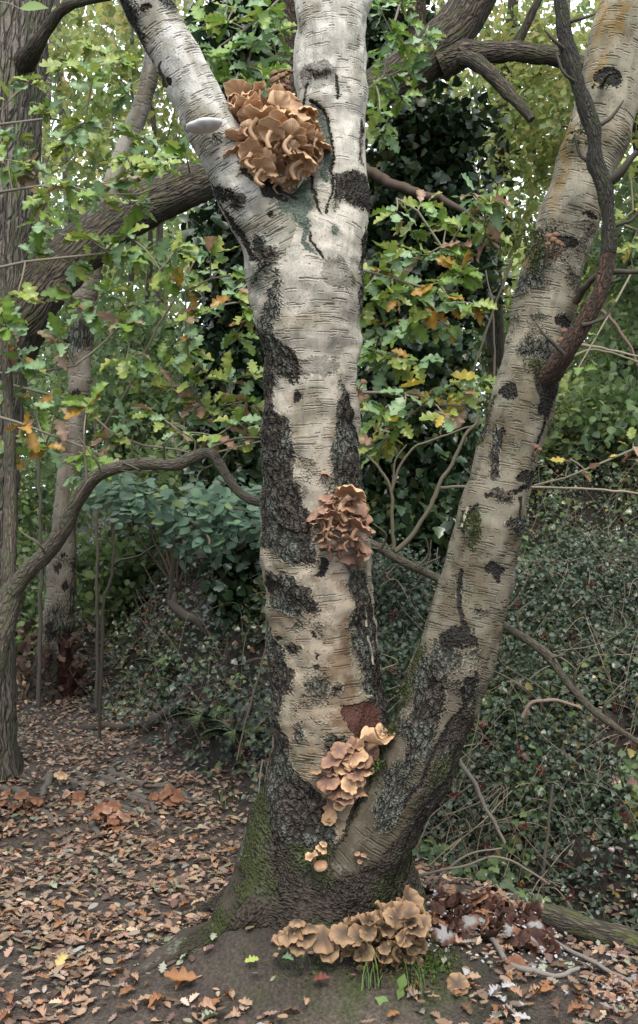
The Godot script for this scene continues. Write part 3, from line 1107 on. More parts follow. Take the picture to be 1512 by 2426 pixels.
# ---------------------------------------------------------------- small plants
func fern(label: String, p: Vector3, n: int, length: float, tint: Color, group := "") -> void:
	var o := thing("fern", label, "fern", p, group)
	for k in n:
		var mb := MB.new()
		var yaw := TAU * k / n + R(-0.3, 0.3)
		var dir := Vector3(sin(yaw), 0, cos(yaw))
		var side := Vector3(dir.z, 0, -dir.x)
		var ln := length * R(0.75, 1.1)
		var pts: Array = []
		for i in 13:
			var t := i / 12.0
			pts.append(dir * ln * t * (1.0 - 0.15 * t) + Vector3.UP * ln * (0.75 * t - 0.72 * t * t))
		mb.tube(pts, range(13).map(func(i): return 0.004 * (1.0 - i / 14.0)), 4, tint * 0.6, tint * 0.8)
		for i in 44:
			var t := 0.1 + 0.88 * (i / 2) / 22.0
			var q: Vector3 = pts[int(t * 11.99)].lerp(pts[int(t * 11.99) + 1], fmod(t * 11.99, 1.0))
			var w := ln * 0.26 * sin(PI * pow(t, 0.7)) * 0.9 + 0.006
			var s := side * (1.0 if i % 2 else -1.0)
			var a := mb.v.size()
			var al := (s + dir * 0.35).normalized()
			var wd := dir * ln * 0.017
			for e in [q - wd, q + wd, q + al * w * 0.6 + wd * 0.9 - Vector3.UP * w * 0.1, q + al * w * 0.6 - wd * 0.9 - Vector3.UP * w * 0.1, q + al * w - Vector3.UP * w * 0.25]:
				mb.v.push_back(e)
				mb.n.push_back(Vector3.UP)
				mb.c.push_back(tint * R(0.8, 1.2))
				mb.uv.push_back(Vector2.ZERO)
			mb.tri(a, a + 1, a + 2); mb.tri(a, a + 2, a + 3); mb.tri(a + 3, a + 2, a + 4)
		part(mb.mesh(), "frond", mat("fern leaf", 0.5, 0.5), o)

func grass_tuft(label: String, p: Vector3, n: int, h: float, spread: float, tint: Color, group := "") -> void:
	var o := thing("grass_tuft", label, "grass", p, group)
	for k in n:
		var mb := MB.new()
		var b := Vector3(R(-1, 1), 0, R(-1, 1)) * spread
		var lean := Vector3(R(-1, 1), 0, R(-1, 1)) * 0.85
		var ln := h * R(0.5, 1.1)
		var s := lean.cross(Vector3.UP).normalized() * 0.0016
		var c := tint * R(0.7, 1.4)
		for i in 6:
			var t := i / 5.0
			var q := b + Vector3.UP * ln * t * (1.0 - 0.2 * t * lean.length()) + lean * ln * t * t
			for e in [-1, 1]:
				mb.v.push_back(q + s * e * (1.0 - t * 0.9))
				mb.n.push_back(Vector3(0, 0.4, 0.9))
				mb.c.push_back(c.lerp(Color(c.r * 1.3, c.g * 1.2, c.b), t))
				mb.uv.push_back(Vector2.ZERO)
		for i in 5:
			var a := i * 2
			mb.tri(a, a + 1, a + 2); mb.tri(a + 1, a + 3, a + 2)
		part(mb.mesh(), "blade", mat("grass blade", 0.5, 0.5), o)

func rod(mb: MB, pts: Array, r0: float, r1: float, ca: Color, cb: Color, off: Vector3, sides := 6) -> void:
	# a natural bent stick through these points
	var c: Array = []
	for i in pts.size() - 1:
		var p0: Vector3 = pts[maxi(i - 1, 0)]
		var p3: Vector3 = pts[mini(i + 2, pts.size() - 1)]
		for k in 6: c.append(pts[i].cubic_interpolate(pts[i + 1], p0, p3, k / 6.0))
	c.append(pts[-1])
	var rad: Array = []
	for i in c.size():
		rad.append(lerpf(r0, r1, float(i) / (c.size() - 1)))
		c[i] += Vector3(lump.get_noise_3dv(c[i] * 14.0), lump.get_noise_3dv(c[i] * 14.0 + Vector3(9, 0, 0)), 0) * minf(r0, 0.02) * 1.3
	mb.tube(c, rad, sides, ca, cb, 1.0, 2.0, off, 0.3, lump)

func rod_part(o: Node3D, called: String, pts: Array, r0: float, r1: float, ca: Color, cb: Color) -> void:
	var mb := MB.new()
	rod(mb, pts, r0, r1, ca, cb, o.position)
	part(mb.mesh(), called, mat("twig", 0.85), o)

func stick(called: String, label: String, category: String, pts: Array, r0: float, r1: float, ca: Color, cb: Color, group := "") -> Node3D:
	var o := thing(called, label, category, pts[0], group)
	var mb := MB.new()
	rod(mb, pts, r0, r1, ca, cb, o.position, 8)
	part(mb.mesh(), "stem", mat("twig", 0.85), o)
	return o

# ================================================================ the scene
func _ready() -> void:
	var cam := Camera3D.new()
	cam.name = "camera"
	cam.position = Vector3(0, EYE, 0)
	cam.fov = rad_to_deg(2.0 * atan(1213.0 / F))
	cam.far = 600.0
	cam.near = 0.05
	add_child(cam)
	var sky_mat := ProceduralSkyMaterial.new()
	sky_mat.sky_top_color = Color(0.95, 0.97, 1.0)
	sky_mat.sky_energy_multiplier = 1.25
	sky_mat.sky_curve = 0.35
	sky_mat.sky_horizon_color = Color(0.68, 0.71, 0.76)
	sky_mat.ground_bottom_color = Color(0.2, 0.18, 0.15)
	sky_mat.ground_horizon_color = Color(0.5, 0.5, 0.5)
	sky_mat.sun_angle_max = 0.0
	var sky := Sky.new()
	sky.sky_material = sky_mat
	var env := Environment.new()
	env.background_mode = Environment.BG_SKY
	env.sky = sky
	env.tonemap_mode = Environment.TONE_MAPPER_LINEAR
	env.tonemap_exposure = 2.1
	env.sdfgi_enabled = true
	env.ssao_enabled = true
	env.ssil_enabled = true
	var we := WorldEnvironment.new()
	we.name = "daylight"
	we.environment = env
	add_child(we)
	var sun := DirectionalLight3D.new()
	sun.name = "sun"
	sun.light_energy = 0.5
	sun.light_angular_distance = 16.0
	sun.light_color = Color(1.0, 0.97, 0.92)
	sun.shadow_enabled = true
	add_child(sun)
	sun.look_at_from_position(Vector3(0.4, 5, 3.6), Vector3.ZERO)

	rng.seed = 4711
	bank_noise.seed = 3; bank_noise.frequency = 0.02; bank_noise.fractal_octaves = 3
	lump.seed = 5; lump.frequency = 0.5; lump.fractal_octaves = 3
	fine_noise.seed = 9; fine_noise.frequency = 0.02; fine_noise.fractal_octaves = 4

	build_ground()
	build_birch()
	build_fungi()
	build_oak()
	build_left_wood()
	build_ivy_trees()
	build_wood()
	build_sprays()
	build_right_bushes()
	build_floor()
	oak_crown()

# ---------------------------------------------------------------- the double-stemmed birch
func build_birch() -> void:
	var A := make_stem([[788, 2300, 190, 3.42], [785, 2190, 172, 3.42], [775, 2080, 158, 3.42], [768, 1980, 142, 3.42], [772, 1880, 132, 3.42], [775, 1780, 134, 3.42], [778, 1700, 138, 3.42], [772, 1600, 131, 3.42], [765, 1500, 127, 3.42], [756, 1400, 125, 3.42], [748, 1300, 124, 3.42], [741, 1200, 120, 3.42], [738, 1100, 118, 3.42], [736, 1000, 114, 3.42], [734, 900, 112, 3.42], [733, 800, 116, 3.42], [735, 700, 121, 3.42], [745, 620, 114, 3.43], [768, 540, 98, 3.45], [785, 460, 85, 3.47], [790, 380, 79, 3.48], [789, 300, 79, 3.5], [786, 200, 83, 3.5], [784, 100, 88, 3.5], [784, 0, 91, 3.5], [783, -140, 92, 3.5]], 0.008)
	var Lm := make_stem([[715, 740, 88, 3.42], [683, 640, 88, 3.4], [637, 545, 80, 3.37], [582, 452, 69, 3.34], [526, 352, 61, 3.32], [476, 255, 59, 3.3], [430, 160, 58, 3.28], [387, 80, 58, 3.27], [346, 0, 59, 3.26], [290, -110, 60, 3.25]], 0.008)
	var B := make_stem([[770, 2200, 118, 3.36], [832, 2085, 100, 3.32], [888, 2000, 86, 3.28], [946, 1900, 82, 3.26], [994, 1800, 83, 3.26], [1028, 1700, 86, 3.27], [1062, 1600, 95, 3.28], [1094, 1500, 91, 3.29], [1119, 1400, 85, 3.3], [1143, 1300, 80, 3.3], [1172, 1200, 79, 3.3], [1197, 1100, 76, 3.3], [1222, 1000, 75, 3.3], [1250, 900, 73, 3.3], [1274, 800, 73, 3.3], [1295, 700, 73, 3.3], [1322, 600, 73, 3.3], [1352, 500, 72, 3.3], [1385, 400, 72, 3.3], [1420, 300, 74, 3.3], [1444, 200, 72, 3.3], [1466, 100, 70, 3.3], [1490, 0, 67, 3.3], [1520, -140, 66, 3.3]], 0.008)
	var R1 := make_stem([[722, 1890, 84, 3.42], [674, 1985, 84, 3.41], [632, 2085, 84, 3.38], [582, 2165, 72, 3.32], [522, 2226, 52, 3.28], [456, 2244, 44, 3.23], [394, 2272, 31, 3.19], [335, 2304, 19, 3.16], [285, 2338, 9, 3.14]], 0.01)
	var R2 := make_stem([[700, 2030, 85, 3.5], [610, 2110, 60, 3.55], [520, 2160, 38, 3.55], [440, 2190, 22, 3.5], [380, 2215, 12, 3.45]], 0.012)
	var R3 := make_stem([[770, 2060, 120, 3.38], [740, 2170, 96, 3.31], [712, 2270, 60, 3.25], [695, 2340, 30, 3.22]], 0.012)
	var R4 := make_stem([[860, 2030, 100, 3.4], [925, 2110, 70, 3.36], [985, 2190, 40, 3.3], [1050, 2260, 18, 3.25], [1090, 2300, 8, 3.22]], 0.012)
	var R5 := make_stem([[820, 2080, 110, 3.38], [838, 2180, 86, 3.31], [846, 2280, 50, 3.26], [850, 2350, 25, 3.24]], 0.012)
	var origin := Vector3(0.04, ground_y(0.04, 3.42), -3.42)
	var tree := thing("birch_tree", "large double-stemmed birch with peeling white bark and mushrooms growing on it", "tree", origin)

	var za := [
		[GROOVE, [740, 1330, 832, 1330, 838, 1500, 832, 1640, 790, 1700, 765, 1640, 752, 1450]],
		[GROOVE, [726, 470, 748, 470, 748, 545, 728, 555]],
		[WHORL, [700, 870, 745, 858, 800, 860, 812, 880, 770, 905, 715, 900]],
		[WHORL, "o", 795, 680, 36, 34], [WHORL, "o", 757, 210, 42, 34], [WHORL, "o", 700, 1165, 30, 28],
		[ROUGH, [652, 655, 668, 650, 672, 700, 660, 770, 668, 810, 690, 850, 712, 880, 702, 905, 660, 905, 645, 930, 655, 980, 690, 1020, 705, 1062, 690, 1100, 712, 1170, 742, 1240, 748, 1330, 705, 1340, 650, 1310, 616, 1290, 606, 1100, 606, 900, 608, 780, 640, 750]],
		[ROUGH, [590, 556, 628, 560, 640, 620, 622, 650, 606, 690, 596, 640]],
		[ROUGH, [636, 1345, 690, 1350, 745, 1400, 755, 1440, 700, 1445, 636, 1420]],
		[ROUGH, [628, 1440, 662, 1500, 692, 1590, 680, 1640, 668, 1700, 692, 1780, 730, 1830, 770, 1860, 790, 1960, 780, 2040, 600, 2040, 610, 1600]],
		[ROUGH, [806, 905, 826, 960, 842, 1040, 862, 1080, 862, 1170, 800, 1175, 780, 1100, 788, 1040, 800, 980]],
		[ROUGH, [822, 1335, 862, 1345, 888, 1480, 912, 1600, 940, 1730, 905, 1760, 876, 1650, 848, 1560, 828, 1450]],
		[ROUGH, [770, 1712, 830, 1715, 905, 1735, 920, 1800, 820, 1775, 775, 1752]],
		[SPARSE, [700, 1440, 760, 1420, 780, 1560, 780, 1680, 700, 1700, 720, 1560]],
		[SPARSE, [700, 1090, 800, 1120, 800, 1180, 700, 1180]],
		[LICHEN, [648, 440, 738, 440, 738, 520, 728, 590, 748, 648, 716, 612, 690, 540, 664, 490]],
		[LICHEN, [738, 262, 764, 282, 782, 380, 776, 470, 764, 470, 760, 370, 740, 330]],
		[ROUGH, [790, 440, 850, 424, 872, 460, 866, 500, 838, 520, 812, 500, 796, 540, 786, 500]],
		[ROUGH, "s", 12, [860, 560, 853, 640, 850, 740]], [ROUGH, "s", 8, [858, 300, 852, 400]],
		[ROUGH, "o", 757, 203, 34, 11], [BLACK, "s", 6, [728, 228, 720, 262]], [BLACK, "s", 5, [797, 215, 800, 262]],
		[BLACK, "s", 6, [740, 262, 766, 300, 783, 362, 784, 430, 780, 500, 766, 545]],
		[BLACK, "s", 5, [732, 350, 733, 450, 744, 524, 756, 548]],
		[BLACK, "s", 5, [735, 600, 752, 640, 764, 655]],
		[BLACK, "o", 848, 470, 24, 22], [BLACK, "o", 850, 505, 12, 14], [BLACK, "o", 600, 585, 16, 34], [BLACK, "o", 640, 512, 6, 7], [LICHEN, "o", 782, 592, 11, 13],
		[BLACK, "o", 702, 950, 11, 8], [ROUGH, "o", 692, 1525, 16, 14], [BLACK, "o", 740, 1490, 6, 6], [ROUGH, "o", 796, 1610, 15, 20], [ROUGH, "o", 712, 1715, 14, 20], [BLACK, "o", 754, 1560, 5, 7],
		[BLACK, "o", 726, 1600, 4, 5], [BLACK, "o", 668, 1500, 7, 6], [BLACK, "o", 746, 1533, 5, 5], [ROUGH, "o", 790, 1740, 26, 28], [BLACK, "o", 655, 1050, 12, 12], [BLACK, "o", 650, 1385, 24, 14],
		[BLACK, "s", 6, [690, 900, 688, 925]], [BLACK, "s", 5, [700, 880, 700, 920]], [BLACK, "s", 6, [822, 940, 838, 1010, 850, 1050]],
		[BLACK, "s", 5, [862, 1360, 884, 1480, 910, 1620]],
		[BLACK, "s", 16, [765, 1325, 760, 1350]],
		[WOOD, [805, 1650, 885, 1648, 893, 1700, 862, 1722, 838, 1718, 816, 1690]],
		[GROOVE, [788, 1650, 810, 1648, 820, 1690, 838, 1720, 815, 1722, 790, 1700]],
		[DIRT, [480, 1955, 640, 1945, 760, 1965, 1010, 1930, 1020, 2330, 480, 2330]],
		[MOSS, [560, 1935, 650, 1935, 640, 2060, 560, 2120]],
	]
	var zl := [
		[ROUGH, [258, -60, 322, 10, 352, 110, 330, 110, 280, 20]], [BLACK, "s", 16, [280, -20, 312, 50, 342, 130, 372, 210]], [BLACK, "s", 12, [372, 210, 405, 300, 450, 385]],
		[BLACK, "s", 12, [450, 385, 500, 455, 560, 545, 596, 610]],
		[BLACK, [492, 430, 530, 450, 546, 480, 530, 486, 505, 462]], [ROUGH, "o", 560, 488, 18, 14], [BLACK, "o", 487, 318, 22, 9], [ROUGH, "o", 520, 345, 16, 13], [BLACK, "o", 392, 200, 15, 11],
		[BLACK, "o", 640, 512, 6, 7], [ROUGH, [590, 560, 626, 556, 640, 600, 640, 660, 610, 680]], [LICHEN, [640, 440, 740, 430, 740, 600, 700, 560, 660, 500]], [BLACK, "o", 350, 40, 14, 10], [ROUGH, "o", 405, 20, 24, 14],
		[BLACK, [560, 400, 650, 440, 760, 450, 740, 480, 640, 470, 590, 440]],
	]
	var zb := [
		[DIRT, [600, 1990, 800, 2030, 905, 2000, 960, 1905, 1030, 1880, 1100, 1780, 1060, 2330, 560, 2330]],
		[SPARSE, [1000, 1520, 1050, 1500, 1110, 1495, 1120, 1540, 1070, 1600, 1070, 1680, 1030, 1760, 990, 1830, 920, 1930, 880, 1940, 900, 1850, 930, 1750, 960, 1640]],
		[ROUGH, [985, 1560, 1040, 1530, 1045, 1620, 1035, 1700, 1000, 1760, 950, 1800, 960, 1700]],
		[DIRT, [1052, 1700, 1125, 1640, 1118, 1780, 1070, 1890, 1010, 1970, 940, 2020, 955, 1930, 1000, 1820]], [DIRT, "s", 30, [852, 1876, 818, 1950, 785, 2015]], [SPARSE, [1000, 1650, 1120, 1560, 1110, 1700, 1040, 1780]],
		[SPARSE, [1190, 540, 1420, 540, 1400, 700, 1210, 700]], [SPARSE, [1180, 760, 1330, 760, 1320, 860, 1170, 860]],
		[MOSS, [985, 1490, 1006, 1540, 955, 1680, 935, 1740, 905, 1800, 870, 1880, 830, 1960, 880, 1790, 915, 1690, 950, 1600]],
		[MOSS, [1095, 1205, 1130, 1200, 1132, 1260, 1110, 1310, 1090, 1290]], [MOSS, "o", 1365, 330, 28, 22], [MOSS, "o", 1262, 876, 26, 10], [MOSS, [1268, 545, 1300, 545, 1280, 620, 1258, 670, 1232, 680, 1245, 600]],
		[MOSS, [1150, 930, 1176, 930, 1140, 1040, 1110, 1060]],
		[ORANGE, [1430, -40, 1405, 90, 1378, 200, 1400, 240, 1432, 150, 1468, 80, 1490, -40]], [ORANGE, [1345, 290, 1312, 420, 1286, 500, 1304, 525, 1332, 440, 1360, 330]], [ORANGE, [1262, 560, 1236, 640, 1246, 660, 1280, 580]],
		[BLACK, "s", 9, [1080, 1340, 1077, 1420, 1082, 1480, 1066, 1510]], [BLACK, [1032, 1500, 1060, 1484, 1112, 1490, 1116, 1520, 1070, 1530, 1040, 1530]],
		[BLACK, [1250, 885, 1300, 880, 1302, 930, 1288, 990, 1262, 985, 1246, 930]], [BLACK, "s", 9, [1276, 985, 1268, 1040, 1262, 1066]], [BLACK, "o", 1195, 938, 20, 22], [ROUGH, "s", 16, [1166, 1020, 1158, 1080, 1164, 1130]], [BLACK, "s", 5, [1178, 1018, 1170, 1060]],
		[ROUGH, "o", 1210, 1240, 32, 22], [BLACK, "o", 1240, 1132, 34, 20], [BLACK, "s", 8, [1250, 1145, 1190, 1172, 1140, 1178]], [ROUGH, [1150, 1170, 1200, 1165, 1200, 1185, 1160, 1190]], [BLACK, "s", 6, [1122, 1195, 1092, 1235]],
		[BLACK, "o", 1320, 772, 24, 13], [ROUGH, "o", 1130, 1445, 18, 10], [BLACK, "o", 1160, 1345, 22, 13], [BLACK, "o", 1164, 1362, 7, 14], [BLACK, "o", 1425, 212, 32, 18], [BLACK, "o", 1318, 592, 34, 16], [SPARSE, "o", 1320, 640, 40, 46], [BLACK, "o", 1380, 528, 20, 8],
		[BLACK, "s", 8, [1110, 1580, 1106, 1640, 1066, 1694, 1020, 1762, 985, 1832, 958, 1880]], [BLACK, "o", 1085, 1690, 9, 5], [BLACK, "s", 10, [1075, 1755, 1050, 1830, 1010, 1890]], [BLACK, "o", 1100, 1606, 20, 12], [BLACK, "s", 5, [1216, 1180, 1218, 1230]],
		[ROUGH, "o", 1140, 1010, 10, 20], [BLACK, "o", 1085, 1640, 5, 24], [ROUGH, "o", 1000, 1930, 24, 40], [BLACK, "s", 7, [1000, 1900, 960, 1990, 930, 2060]],
	]
	var dirt_all := [[DIRT, [200, 1700, 1300, 1700, 1300, 2500, 200, 2500]], [MOSS, [620, 1870, 660, 1900, 630, 2030, 575, 2130, 500, 2205, 400, 2270, 470, 2180, 550, 2080]]]
	var sa := paint(A, 512, 1760, za, 11, Color(0.215, 0.158, 0.098), Color(0.65, 0.63, 0.575), 3900, 0.0, 1.5)
	var sl := paint(Lm, 256, 620, zl, 31, Color(0.46, 0.44, 0.39), Color(0.62, 0.605, 0.575), 1100, 0.05, 1.0)
	var sb := paint(B, 384, 1600, zb, 51, Color(0.055, 0.042, 0.028), Color(0.36, 0.325, 0.25), 3600, 0.22, 0.85)
	var sr := paint(R1, 256, 300, dirt_all, 71, Color(0.05, 0.04, 0.03), Color(0.06, 0.05, 0.04), 0, 0.0)
	var sd := paint(R3, 192, 220, [[DIRT, [200, 1700, 1300, 1700, 1300, 2600, 200, 2600]]], 77, Color(0.05, 0.04, 0.03), Color(0.06, 0.05, 0.04), 0, 0.0)
	var all := [A, Lm, B, R1, R2, R3, R4, R5]
	var rest := func(s): return all.filter(func(o): return not is_same(o, s))
	var knots := [[at(757, 218, 3.38), 0.045, 0.02], [at(850, 470, 3.42), 0.05, 0.028], [at(795, 690, 3.27), 0.05, 0.014], [at(760, 880, 3.27), 0.05, 0.012], [at(598, 590, 3.36), 0.04, 0.012]]
	part(stem_mesh(A, rest.call(A), 112, sa, 0.011, knots, origin), "trunk", sa.mat, tree)
	part(stem_mesh(Lm, rest.call(Lm), 72, sl, 0.008, [], origin), "limb", sl.mat, tree)
	var kb := [[at(1270, 930, 3.2), 0.05, 0.02], [at(1240, 1130, 3.2), 0.045, 0.02], [at(1318, 610, 3.2), 0.06, 0.018], [at(1425, 215, 3.2), 0.04, 0.018], [at(1365, 335, 3.22), 0.035, 0.016], [at(1085, 1510, 3.18), 0.05, 0.014]]
	part(stem_mesh(B, rest.call(B), 88, sb, 0.010, kb, origin), "leaning_stem", sb.mat, tree)
	for r in [R1, R2, R3, R4, R5]:
		var skin: Dictionary = sr if is_same(r, R1) else sd
		part(stem_mesh(r, rest.call(r), 48, skin, 0.014, [], origin, 0.11), "root", skin.mat, tree)
	# the dark living branch in front of the leaning stem, rusty where its bark has flaked
	var bark := bark_material("branch bark", Color(0.05, 0.043, 0.034), Color(0.010, 0.009, 0.008), Color(0.04, 0.046, 0.018), 1.0, 301)
	limb([[1326, -60, 14.3, 3.08], [1332, 40, 15.1, 3.07], [1352, 140, 16.8, 3.06], [1380, 230, 17.6, 3.05], [1404, 310, 18.5, 3.05], [1412, 390, 19.3, 3.05], [1428, 440, 21.0, 3.05], [1442, 520, 16.8, 3.05], [1442, 600, 16.8, 3.05]], 0.012, 16, tree, "branch", bark, 3.0, 1.0, 0.55)
	for q in [[1334, 60, 0.06], [1350, 130, -0.05], [1374, 210, -0.05], [1400, 300, 0.06], [1413, 395, -0.04], [1443, 540, 0.06], [1428, 672, 0.05], [1380, 775, 0.06], [1335, 838, -0.05]]:
		var p := at(q[0], q[1], 3.06)
		var e := p + Vector3(q[2], R(0.01, 0.05), R(-0.02, 0.04))
		rod_part(tree, "twig", [p, e, e + Vector3(q[2] * 0.6, R(0.02, 0.06), R(-0.02, 0.02))], 0.007, 0.003, Color(0.04, 0.034, 0.027), Color(0.07, 0.06, 0.045))
	var red := bark_material("flaked branch", Color(0.115, 0.06, 0.036), Color(0.02, 0.013, 0.010), Color(0.04, 0.032, 0.022), 0.9, 311)
	limb([[1442, 590, 16.8, 3.05], [1425, 680, 18.5, 3.06], [1396, 745, 20.2, 3.08], [1348, 822, 21.8, 3.12], [1306, 880, 25.2, 3.18], [1272, 920, 25.2, 3.26]], 0.012, 16, tree, "branch_base", red, 3.0, 1.0, 0.35)
	rod_part(tree, "twig", [at(1436, 445, 3.05), at(1452, 428, 3.04), at(1476, 405, 3.02), at(1512, 360, 3.0)], 0.017, 0.009, Color(0.05, 0.04, 0.03), Color(0.05, 0.04, 0.03))
	rod_part(tree, "twig", [at(1365, 715, 3.2), at(1385, 680, 3.14), at(1415, 655, 3.1), at(1470, 645, 3.08), at(1530, 640, 3.05)], 0.012, 0.006, Color(0.06, 0.045, 0.035), Color(0.05, 0.04, 0.03))
	rod_part(tree, "twig", [at(1425, 205, 3.2), at(1434, 188, 3.14), at(1446, 174, 3.1)], 0.007, 0.004, Color(0.03, 0.025, 0.02), Color(0.04, 0.03, 0.025))
	rod_part(tree, "twig", [at(392, 202, 3.18), at(388, 180, 3.12), at(382, 160, 3.08), at(386, 140, 3.05)], 0.008, 0.003, Color(0.09, 0.075, 0.06), Color(0.12, 0.1, 0.08))
	rod_part(tree, "twig", [at(388, 182, 3.12), at(380, 172, 3.1), at(376, 166, 3.09)], 0.005, 0.003, Color(0.09, 0.075, 0.06), Color(0.12, 0.1, 0.08))
	# curled strips of outer bark that stand off the stems
	for q in [[862, 1440, 90, 9, 0.16, 3.325], [641, 1500, 180, 9, 0.02, 3.39], [878, 1540, 70, 7, 0.2, 3.325], [1100, 1225, 50, 7, -0.3, 3.215], [852, 1648, 8, 70, 0.05, 3.29], [835, 1640, 14, 40, 0.1, 3.28]]:
		var fb := MB.new()
		var c := at(q[0], q[1], q[5])
		var k: float = q[5] / F
		var tone := Color(0.36, 0.32, 0.25) if q[0] != 640 else Color(0.20, 0.15, 0.11)
		for i in 9:
			var t := i / 8.0 - 0.5
			for j in 5:
				var w := j / 4.0 - 0.5
				var e := 1.0 - 0.5 * absf(t * 2.0) * absf(sin(i * 2.3 + q[0]))
				var p := Vector3((w * q[3] * e + t * q[2] * sin(q[4])) * k, -t * q[2] * cos(q[4]) * k, 0.002 + 0.007 * absf(w) * 2.0 * (0.5 + 0.5 * sin(i * 1.7 + q[1])))
				fb.v.push_back(c + p - origin)
				fb.n.push_back(Vector3.BACK)
				fb.c.push_back(tone * R(0.75, 1.15))
				fb.uv.push_back(Vector2.ZERO)
		for i in 8:
			for j in 4:
				var a := i * 5 + j
				fb.tri(a, a + 1, a + 5)
				fb.tri(a + 1, a + 6, a + 5)
		fix_normals(fb)
		part(fb.mesh(), "bark_strip", mat("peeled bark", 0.7, 0.1), tree)
	# moss cushions
	for q in [[1366, 322, 3.19, 24, 90], [1268, 874, 3.19, 24, 70], [1262, 600, 3.22, 20, 90], [960, 1640, 3.2, 16, 90], [930, 1730, 3.2, 16, 90], [895, 1810, 3.19, 18, 90], [1110, 1240, 3.17, 16, 70], [1270, 560, 3.22, 16, 60], [632, 1950, 3.36, 14, 120], [596, 2030, 3.33, 14, 90], [1428, 200, 3.18, 16, 50], [1150, 960, 3.24, 12, 40]]:
		var xf: Array = []
		var cl := PackedColorArray()
		for k in q[4]:
			var c := at(q[0] + rng.randfn() * q[3] * 0.6, q[1] + rng.randfn() * q[3] * 0.6, q[2] + R(-0.012, 0.03))
			xf.append(Transform3D(leaf_basis((Vector3(0, 0.2, 0.8) + rdir() * 0.8).normalized(), rdir(), R(0.006, 0.014)), c - origin))
			var g := R(0.6, 1.5)
			cl.push_back(Color(0.046 * g, 0.064 * g, 0.014 * g))
		many("moss", tree, tuft_leaf(), mat("moss leaf", 0.8, 0.2), xf, cl)

